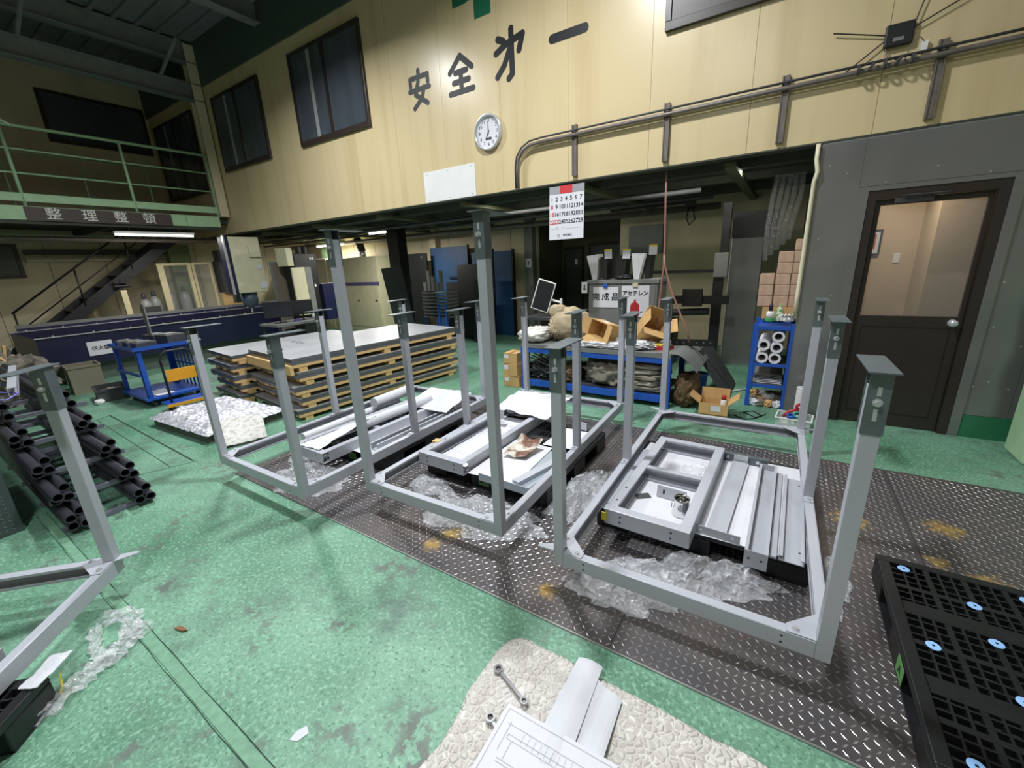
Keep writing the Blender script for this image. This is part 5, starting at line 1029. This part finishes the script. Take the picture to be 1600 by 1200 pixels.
lk = thing('tall_panel', 'tall grey steel panel leaning in the bay beside the cartons', 'panel', (-.52, 6.95, 0), rot=(R(-1.5), 0, 0)); bx(-.19, .19, -.03, .03, 0, 1.80).build('sheet', M_MIDGREY, lk); bx(-.20, -.191, -.04, .03, 0, 1.81).build('edge', M_WHITE, lk); bx(.1905, .20, -.035, .03, 0, 1.81).build('edge', M_DKGREY, lk)
tag(bx(-.28, .28, -.04, .04, 0, .40).build('dark_locker', M_DKGREY, loc=(-.46, 7.12, 1.76)), 'dark grey panel above the tall leaning sheet', 'panel')
bx(-.05, .05, .0, .05, -1.76, -.001).build('panel_leg', M_DKGREY, [o for o in bpy.data.objects if o.name == 'dark_locker'][0])
hf = thing('hanging_film', 'clear film tubes hanging above the wrapped cartons in the bay', 'film', (-.12, 6.3, 1.5))
for k in range(5): MB().tube([(-.14 + .055 * k, 0, .0 + .06 * k), (-.15 + .06 * k, .02, .4), (-.13 + .07 * k, .0, .75), (-.1 + .06 * k, 0, .968)], .03, 10).build('film_tube', M_FILM2, hf, smooth=True)
pc = thing('wall_cabinet', 'flat grey electrical cabinet on the rear wall', 'cabinet', (-2.28, 8.29, 1.66)); bx(-.31, .31, -.12, 0, 0, .50).build('body', M_MIDGREY, pc, bev=.005); bx(-.29, .29, -.126, -.1205, .02, .48).build('door', M_MIDGREY, pc)
sp_ = thing('hanging_rail', 'black cable rail hung under the bay soffit', 'rail', (-1.95, 7.6, 2.40)); MB().cyl((-.8, 0, 0), (.55, 0, .02), .022, 8).build('rail', M_BLACK, sp_); bx(.45, .60, -.03, .03, -.06, .05).build('trolley', M_BLACK, sp_); MB().tube([(.5, 0, -.06), (.47, 0, -.22), (.52, 0, -.33), (.6, 0, -.25), (.57, 0, -.1), (.56, 0, .16)], .012, 6).build('cable_loop', M_BLACK, sp_, smooth=True); MB().cyl((-.6, 0, .02), (-.6, 0, .155), .01, 6).build('hanger', M_BLACK, sp_)
M_HOSE = mat('pink_brown_hose', (156, 110, 100), .5)
tag(MB().tube([(-1.2, 4.98, 2.47), (-1.19, 4.97, 2.2), (-1.17, 4.96, 1.75), (-1.17, 4.96, 1.5), (-1.19, 4.97, 1.2), (-1.21, 4.98, .95), (-1.2, 4.98, .70)], .010, 8).build('air_hose', M_HOSE, smooth=True), 'pinkish air hose hanging straight from the soffit edge', 'hose')
tag(MB().tube([(-1.17, 4.95, 1.62), (-1.15, 4.94, 1.50), (-1.07, 4.93, 1.25), (-.95, 4.92, .98), (-.86, 4.91, .80), (-.84, 4.91, .68)], .010, 8).build('air_hose', M_HOSE, smooth=True), 'pinkish air hose branching off towards the right bench end', 'hose')
# dark boards leaning at the bench end, blue bin
tag(MB(Matrix.Rotation(R(-34), 4, 'Y')).box(-.05, .0, -.35, .35, 0, .62).build('dark_board', M_DKGREY, loc=(-.40, 5.45, .03)), 'dark brown board leaning between the bench and the blue rack', 'board')
bn = thing('blue_bin', 'small blue bin with scraps under the dark leaning board', 'bin', (-.745, 5.10, 0)); MB().lathe([(.085, 0), (.105, .26), (.115, .265), (.115, .28), (.10, .28), (.08, .012)], 20).build('body', M_BLUE, bn, smooth=True); blob(.17, .17, .08, .3, 4, 51).build('scraps', M_GREYCLOTH, bn, (0, 0, .19))
tag(MB().cyl((-.55, 5.25, .012), (-.22, 5.62, .012), .011, 8).build('white_rod', M_WHITE, smooth=True), 'thin pale rod lying on the floor left of the blue rack', 'rod')
# blue rack with paper rolls
rk = thing('storage_rack', 'narrow blue rack holding white paper rolls', 'rack', (-.05, 5.24, 0))
for x in (-.165, .165):
    for y in (-.24, .24): bx(x - .02, x + .02, y - .02, y + .02, 0, .90).build('post', M_BLUE, rk)
for z in (.24, .47, .86):
    bx(-.144, .144, -.255, .255, z, z + .012).build('shelf', M_DKGREY if z < .8 else M_BLUE, rk); bx(-.144, .144, -.26, -.2555, z - .02, z + .014).build('shelf_edge', M_BLUE, rk)
for y in (-.24, .24): bx(-.144, .144, y - .015, y + .015, .86 - .03, .859).build('cross_rail', M_BLUE, rk)
rmesh = MB().ring((0, -.25, 0), (0, .22, 0), .056, .036, 22).mesh('paper_roll'); rmesh.materials.append(M_PAPER)
for x, z, lab in ((-.125, .5385, 'lower left'), (-.01, .5385, 'lower right'), (-.005, .652, 'middle right'), (-.122, .672, 'middle left'), (.0, .766, 'top right')):
    o = link('paper_roll', rmesh, None, loc=(-.05 + x + .05, 5.24, z), smooth=False); tag(o, 'white paper roll on the blue rack, %s of the five' % lab, 'roll', 'paper rolls on the blue rack')
for k in range(6): tag(MB().sheet(quad((-.13, -.2, 0), (.13, -.2, 0), (.13, .2, 0), (-.13, .2, 0), .006, 6, 60 + k), 10, 10, .004).build('folded_paper', M_PAPER if k < 3 else M_MIDGREY, loc=(-.05, 5.24, .257 + k * .016)), 'flat folded sheet on the lower rack shelf, %s from the bottom' % ORD[k], 'paper', 'sheets on the blue rack')
for k in range(12):
    a = random.uniform(0, 6.28); o = blob(.11, .08, .07, .5, 3, 70 + k, 16, 10).build('paper_scrap', (M_PAPER, M_GREYCLOTH, M_CARD)[k % 3], loc=(-.16 + .075 * (k % 4), 5.03 + .1 * (k // 4 % 3), .001 + .05 * (k // 6)), rot=(0, 0, a)); tag(o, 'crumpled scrap in the heap under the blue rack, %s of twelve' % ORD[k], 'scrap', 'scrap heap under the blue rack')
# cartons wrapped in film behind the rack top
cz = .913
for k, (x, n, z0) in enumerate(((-.155, 3, 1.045), (-.01, 5, 1.04), (.125, 6, 1.04))):
    for i in range(n):
        o = thing('wrapped_carton', 'film-wrapped carton, %s column from the left, %s from the bottom' % (ORD[k], ORD[i]), 'carton', (x - .02, 5.36 + .012 * k, z0 + i * .113), R(random.uniform(-2, 2)), 'film-wrapped cartons on the blue rack'); bx(-.066, .066, -.1, .1, 0, .111).build('body', M_KRAFT, o, bev=.006)
for k, (x, lab) in enumerate(((-.10, 'left long carton on top of the blue rack'), (.07, 'right long carton on top of the blue rack'))): tag(bx(-.082, .082, -.11, .11, 0, .125).build('carton', M_CARD, loc=(x, 5.36, cz), bev=.004), lab, 'carton', 'long cartons on the blue rack')
gb = thing('glue_bottle', 'white bottle with a dark blue cap and green band on the rack', 'bottle', (-.10, 5.06, cz - .04 + .041)); MB().lathe([(.04, 0), (.045, .004), (.045, .03), (.042, .035), (.042, .03)], 18).build('green_base', mat('bright_green', (58, 160, 84), .4), gb); MB().lathe([(.036, .0305), (.036, .085), (.028, .10), (.018, .105)], 18).build('body', M_WHITE, gb, smooth=True); MB().lathe([(.018, .1055), (.018, .17), (.012, .175)], 14).build('cap', M_NAVY, gb, smooth=True)
gl = thing('work_gloves', 'white work gloves lying on the right of the rack top', 'gloves', (.055, 5.05, cz)); blob(.12, .1, .06, .3, 3, 91, 24, 14).build('palm', M_WHITE, gl, smooth=True)
for k in range(5): MB().tube([(-.03 + .015 * k, -.02, .05), (-.05 + .03 * k, -.05, .08), (-.07 + .04 * k, -.07, .06 + .008 * k)], .010, 6).build('finger', M_WHITE, gl, smooth=True)
sb = thing('spray_bottle', 'clear bottle with a leafy green label on the rack', 'bottle', (-.02, 5.09, cz)); MB().lathe([(.03, 0), (.032, .01), (.032, .12), (.012, .15), (.012, .18)], 16).build('body', mat('leafy_label', (206, 214, 196), .3, scale=30, col2=(104, 140, 70), mixlo=.5, mixhi=.55), sb, smooth=True)
# floor things right of the bench
o = open_box('open carton with spread flaps on the green floor', (-.485, 4.545, 0), .27, .22, .145, (0, 0, R(3)), (('x', -1, 52, .12), ('x', 1, 48, .12), ('y', 1, 8, .11), ('y', -1, 176, .11))); bx(-.02, .07, -.1205, -.1195, .07, .13).build('label', M_PAPER, o)
rc = thing('spray_can', 'red capped can inside the open floor carton', 'can', (-.40, 4.56, .008)); MB().lathe([(.026, 0), (.028, .004), (.028, .15), (.022, .16)], 16).build('body', M_WHITE, rc, smooth=True); MB().lathe([(.024, .1605), (.024, .20), (.018, .205)], 16).build('red_cap', M_RED, rc, smooth=True)
tag(MB().sheet(lambda u, v: (-.30 + .6 * u, (-.05 + .1 * v) * (1 - .8 * u), .006 + .02 * math.sin(math.pi * v) * (1 - u)), 20, 6, .003).build('foam_strip', M_FOAM, loc=(-.28, 4.22, .004), rot=(0, 0, R(-4))), 'long pointed strip of white foam on the green floor', 'foam')
cbx = thing('clear_bin', 'clear plastic bin with coloured tools beside the stainless wall', 'bin', (.21, 4.49, 0), R(-6))
w, d, h, t = .27, .2, .115, .003
MB().box(-w / 2, w / 2, -d / 2, d / 2, 0, t).box(-w / 2, w / 2, -d / 2, -d / 2 + t, t, h).box(-w / 2, w / 2, d / 2 - t, d / 2, t, h).box(-w / 2, -w / 2 + t, -d / 2 + t, d / 2 - t, t, h).box(w / 2 - t, w / 2, -d / 2 + t, d / 2 - t, t, h).build('body', M_BIN, cbx); MB().box(-w / 2 - .01, w / 2 + .01, -d / 2 - .01, -d / 2, h - .012, h).box(-w / 2 - .01, w / 2 + .01, d / 2, d / 2 + .01, h - .012, h).box(-w / 2 - .01, -w / 2, -d / 2, d / 2, h - .012, h).box(w / 2, w / 2 + .01, -d / 2, d / 2, h - .012, h).build('rim', M_WHITE, cbx)
tag(blob(.23, .16, .07, .2, 3, 95).build('white_rags', M_WHITE, loc=(.21, 4.49, .004), rot=(0, 0, R(-6)), smooth=True), 'white rags folded in the clear bin', 'rag')
rt_ = thing('red_tape_gun', 'red tool lying on top of the clear bin', 'tool', (.20, 4.52, .118), rot=(0, R(-18), R(20))); MB().tube([(-.09, 0, .0), (-.03, 0, .035), (.05, 0, .04), (.08, 0, .02)], .016, 8).build('handle', M_RED, rt_, smooth=True); MB().ring((.07, -.015, .05), (.07, .015, .05), .04, .026, 18).build('ring', M_RED, rt_)
tp = thing('tape_roll', 'green tape roll on top of the clear bin', 'tape', (.24, 4.44, .122), rot=(R(25), 0, 0)); MB().ring((0, 0, 0), (0, 0, .03), .045, .03, 20).build('tape', mat('teal_tape', (36, 132, 112), .35), tp)
tp = thing('tape_roll', 'blue tape roll beside the green one on the clear bin', 'tape', (.18, 4.42, .118), rot=(R(15), 0, 0)); MB().ring((0, 0, 0), (0, 0, .025), .036, .022, 20).build('tape', M_BLUE, tp)
tag(MB().ring((0, 0, 0), (0, 0, .34), .045, .02, 22).build('foam_roll', mat('foam_white_rough', (216, 216, 218), .6, var=.1, scale=30, bump=.5, bscale=40), loc=(.25, 4.70, 0), rot=(0, 0, 0)), 'white foam roll standing upright by the stainless wall', 'roll')
tag(MB().tube([(-.30, 4.60, .006), (-.2, 4.5, .006), (-.12, 4.56, .006), (-.05, 4.68, .006), (-.14, 4.8, .006), (-.22, 4.72, .006), (-.1, 4.6, .006), (-.02, 4.75, .006)], .006, 6).build('black_cable', M_BLACK, smooth=True), 'black cable coiled on the floor before the blue rack', 'cable')
# ------------------------------------------------------------------ far end of the bay
mc = thing('machine_cabinet', 'long cream machine cabinet with a violet stripe at the far end', 'cabinet', (-10.35, 7.75, 0))
bx(-1.55, -.55, -.38, .38, 0, 1.95).build('left_unit', M_CREAMMACH, mc, bev=.01); bx(-.545, 1.55, -.36, .38, 0, 1.93).build('right_unit', M_CREAMMACH, mc, bev=.01)
bx(-1.552, -.548, -.3835, -.3805, 1.20, 1.29).build('violet_stripe', M_PUR, mc); bx(-.54, 1.552, -.3635, -.3605, 1.20, 1.29).build('violet_stripe', M_PUR, mc)
for x0, x1 in ((-.5, .12), (.14, .78), (.80, 1.5), (-1.4, -.7)):
    y = -.372 if x0 > -.6 else -.392
    dd = bx(x0, x1, y, y + .011, .12, 1.17).build('cabinet_door', M_CREAMMACH, mc); bx(x1 - .16, x1 - .08, y - .008, y - .0005, .80, .83).build('handle', M_BLACK, dd)
MB().lathe([(.09, 0), (.09, .12), (.07, .16)], 16, (.6, 0, 1.931)).build('vent', M_ZINC, mc, smooth=True); MB().tube([(.6, 0, 2.09), (.55, 0, 2.25), (.45, 0, 2.42)], .1, 12).build('flue', M_BLACK, mc, smooth=True)
bc = thing('column_boards', 'black column with dark sheets leaning against it', 'column', (-7.02, 6.5, 0)); bx(-.16, .16, -.12, .12, 0, 2.468).build('column', M_BLACK, bc)
MB(Matrix.Translation((.25, -.15, 0)) @ Matrix.Rotation(R(6), 4, 'X') @ Matrix.Rotation(R(-4), 4, 'Y')).box(-.35, .25, -.01, .01, 0, 1.65).build('leaning_sheet', mat('sheet_charcoal', (58, 60, 64), .35, metal=.3), bc)
o = thing('black_board', 'black square panel behind the black column', 'panel', (-7.95, 7.75, 0)); bx(-.5, .55, -.02, .02, .65, 1.93).build('panel', M_BLACK, o); bx(-.4, .45, -.02, .02, 0, .649).build('support', M_BLACK, o)
for x in (-.15, .4): MB().cyl((x, -.0205, 1.84), (x, -.024, 1.84), .015, 8).build('bolt', M_ZINC, o)
o = thing('blue_board', 'large blue steel panel standing at the rear wall', 'panel', (-6.88, 8.0, 0)); bx(-.6, .55, -.03, .03, .02, 2.04).build('sheet', M_DBLUE, o); bx(.5505, .58, -.05, .03, 0, 2.06).build('edge', M_NAVY, o); bx(-.02, .5, -.06, -.031, 1.30, 1.35).build('rail', M_NAVY, o)
o = thing('blue_board', 'narrow blue panel right of the large blue one', 'panel', (-5.9, 8.0, 0)); bx(-.3, .25, -.03, .03, 0, 1.87).build('sheet', M_DBLUE, o); bx(.2505, .27, -.05, .03, 0, 1.89).build('edge', M_BLACK, o)
o = thing('blue_board', 'blue panel with a black frame beside the rear post', 'panel', (-5.3, 8.0, 0)); bx(-.3, .2, -.03, .03, 0, 1.87).build('sheet', M_DBLUE, o); bx(.2005, .24, -.05, .03, 0, 1.9).build('edge', M_BLACK, o); bx(-.33, -.3005, -.05, .03, 0, 1.93).build('edge', M_BLACK, o)
for k, (x, w, h, y) in enumerate(((-5.85, .7, 1.62, 7.3), (-5.25, .5, 1.3, 7.0), (-6.3, .55, 1.25, 7.35))):
    tag(MB(Matrix.Rotation(R(-5), 4, 'X')).box(-w / 2, w / 2, -.015, .015, 0, h).build('dark_sheet', M_BLACK, loc=(x, y, .002)), ('tall', 'middle', 'low')[k] + ' dark steel sheet leaning before the blue panels', 'sheet', 'dark sheets before the blue panels')
tray = thing('tray_rack', 'rack of grey trays with offcuts before the blue panel', 'rack', (-6.38, 6.98, 0), R(-5))
for k in range(8): MB().box(-.36, .36, -.2, .2, .52 + k * .075, .525 + k * .075).box(-.36, -.35, -.2, .2, .526 + k * .075, .56 + k * .075).box(.35, .36, -.2, .2, .526 + k * .075, .56 + k * .075).box(-.35, .35, -.2, -.195, .526 + k * .075, .55 + k * .075).build('tray', M_MIDGREY, tray)
for x in (-.345, .345):
    for y in (-.17, .17): bx(x - .012, x + .012, y - .012, y + .012, 0, .519).build('leg', M_BLUE, tray)
for k in range(5): bx(-.34 + k * .13, -.25 + k * .13, -.15, -.12, 1.1, 1.28 + .12 * ((k * 2) % 3)).build('offcut', M_MIDGREY, tray)
for k, x in enumerate((-6.05, -5.85, -5.05)): tag(bx(-.02, .02, -.02, .02, 0, .85).build('blue_post', M_BLUE, loc=(x, 6.55, 0)), 'thin blue post standing before the dark sheets, %s from the left' % ORD[k], 'post', 'blue posts in the bay')
# ================================================================== ON THE YELLOW WALL
ck = thing('wall_clock', 'round wall clock with a silver rim showing seven', 'clock', (-3.37, YW - .001, 3.20), rot=(R(90), 0, 0))
MB().lathe([(.2, 0), (.205, .01), (.205, .045), (.195, .058), (.178, .05), (.178, .012)], 48).build('rim', M_ZINC, ck, smooth=True); MB().lathe([(.179, .013), (.179, .02)], 48).build('face', M_PAPER, ck)
for k in range(1, 13): a = R(90 - 30 * k); text('numeral', str(k), .052, M_INK, ck, (.135 * math.cos(a), .135 * math.sin(a), .0205), rot=(0, 0, 0), bold=.0008, ext=.0005)
for a, L_, w in ((R(90), .125, .006), (R(90 - 210), .085, .008)): MB(Matrix.Rotation(a, 4, 'Z')).prism([(-.025, -w), (L_, -w * .5), (L_, w * .5), (-.025, w)], .023, .025).build('hand', M_INK, ck)
bx(-.045, .045, -.085, -.055, .0202, .0212).build('display', M_DKGREY, ck)
sh = tag(bx(-.46, .46, -.006, 0, -.2, .2).build('white_board', M_WHITE, loc=(-4.09, YW - .001, 2.70)), 'blank white sheet fixed low on the yellow wall', 'board')
for x in (-.4, 0, .4):
    for z in (-.17, .17): MB().cyl((x, -.0065, z), (x, -.006, z), .006, 6).build('screw', M_DKGREY, sh)
cd = thing('conduit', 'grey conduit on brackets along the yellow wall', 'conduit', (0, YW, 0))
MB().tube([(-2.94, -.06, 2.50), (-2.94, -.06, 2.72), (-2.92, -.06, 2.82), (-2.86, -.06, 2.90), (-2.76, -.06, 2.945), (-2.62, -.06, 2.955), (-.2, -.06, 2.955), (.78, -.06, 2.955), (4.4, -.06, 2.955)], .019, 12).build('pipe', M_RUST, cd, smooth=True)
MB().tube([(-2.97, -.06, 2.50), (-2.97, -.06, 2.74), (-2.945, -.06, 2.85), (-2.87, -.06, 2.94), (-2.76, -.06, 2.99), (-2.6, -.06, 3.0), (4.4, -.06, 3.0)], .010, 8).build('cable', M_DKGREY, cd, smooth=True)
for x in (-2.19, -1.19, -.20, .78, 1.77, 2.76): MB().box(x - .028, x + .028, -.035, -.001, 2.54, 3.06).box(x - .028, x - .018, -.045, -.0351, 2.54, 3.06).box(x + .018, x + .028, -.045, -.0351, 2.54, 3.06).build('bracket', M_RUST, cd)
cx_ = MB()
for k in range(5): cx_.ring((.28 + .08 * k, -.09, 2.96 + .01 * (k % 2)), (.30 + .08 * k, -.09, 2.96), .035, .028, 10)
stuff(cx_.build('cable_coil', M_DKGREY, cd))
wf = thing('antenna_receiver', 'black receiver box with four rod antennas on the yellow wall', 'receiver', (.51, YW - .001, 3.16))
bx(-.085, .085, -.045, 0, -.075, .075).build('case', M_BLACK, wf, bev=.01); bx(-.035, .03, -.0475, -.0455, -.045, -.02).build('badge', M_MIDGREY, wf, bev=.0008)
for p in ((-.42, -.03, .12), (-.30, -.03, -.18), (.16, -.03, .42), (.52, -.03, .22)):
    s = .08 if p[0] > 0 else -.08; MB().cyl((s, -.025, p[2] * .12), p, .005, 6).build('antenna', M_BRONZE, wf)
MB().tube([(-.07, -.03, -.075), (-.05, -.04, -.14), (.0, -.05, -.17), (.02, -.05, -.18)], .004, 6).build('cable', M_RUST, wf); bx(.14, .18, -.03, 0, -.15, -.08).build('junction_box', M_WHITE, wf); MB().tube([(.15, -.035, -.08), (.12, -.05, -.05), (.08, -.05, -.1), (.06, -.05, -.18)], .004, 6).build('cable', M_RUST, wf)
cl = thing('wall_calendar', 'white month calendar hanging from the lower edge of the yellow wall', 'calendar', (-2.30, 4.83, 1.86), rot=(R(-3), 0, 0))
bx(-.225, .225, -.004, 0, 0, .60).build('sheet', M_PAPER, cl); bx(-.225, .225, -.0055, -.0045, .515, .60).build('header', M_INKGREY, cl); bx(-.085, .075, -.0065, -.0056, .515, .60).build('red_block', M_INKRED, cl)
for wk in range(4):
    for dy in range(7):
        n = wk * 7 + dy + 1; red = dy == 0 and wk > 0 or n == 23 
        if dy == 0 or n == 23: red = True
        if n == 1: red = False
        text('numeral', str(n), .066, M_INKRED if red else M_INK, cl, (-.19 + dy * .0625, -.005, .455 - wk * .085), bold=.0012, ext=.0004)
text('lettering', '株式会社', .03, M_INK, cl, (.02, -.005, .045), bold=.0006, ext=.0003); MB().ring((-.10, -.0052, .045), (-.10, -.0045, .045), .016, .012, 12).build('emblem', M_INK, cl); bx(-.2, .2, -.0052, -.0045, .12, .122).build('rule', M_INKGREY, cl)
for x in (-.02, .06): text('lettering', '・', .05, M_INK, cl, (x - .1, -.005, .135), ext=.0003)
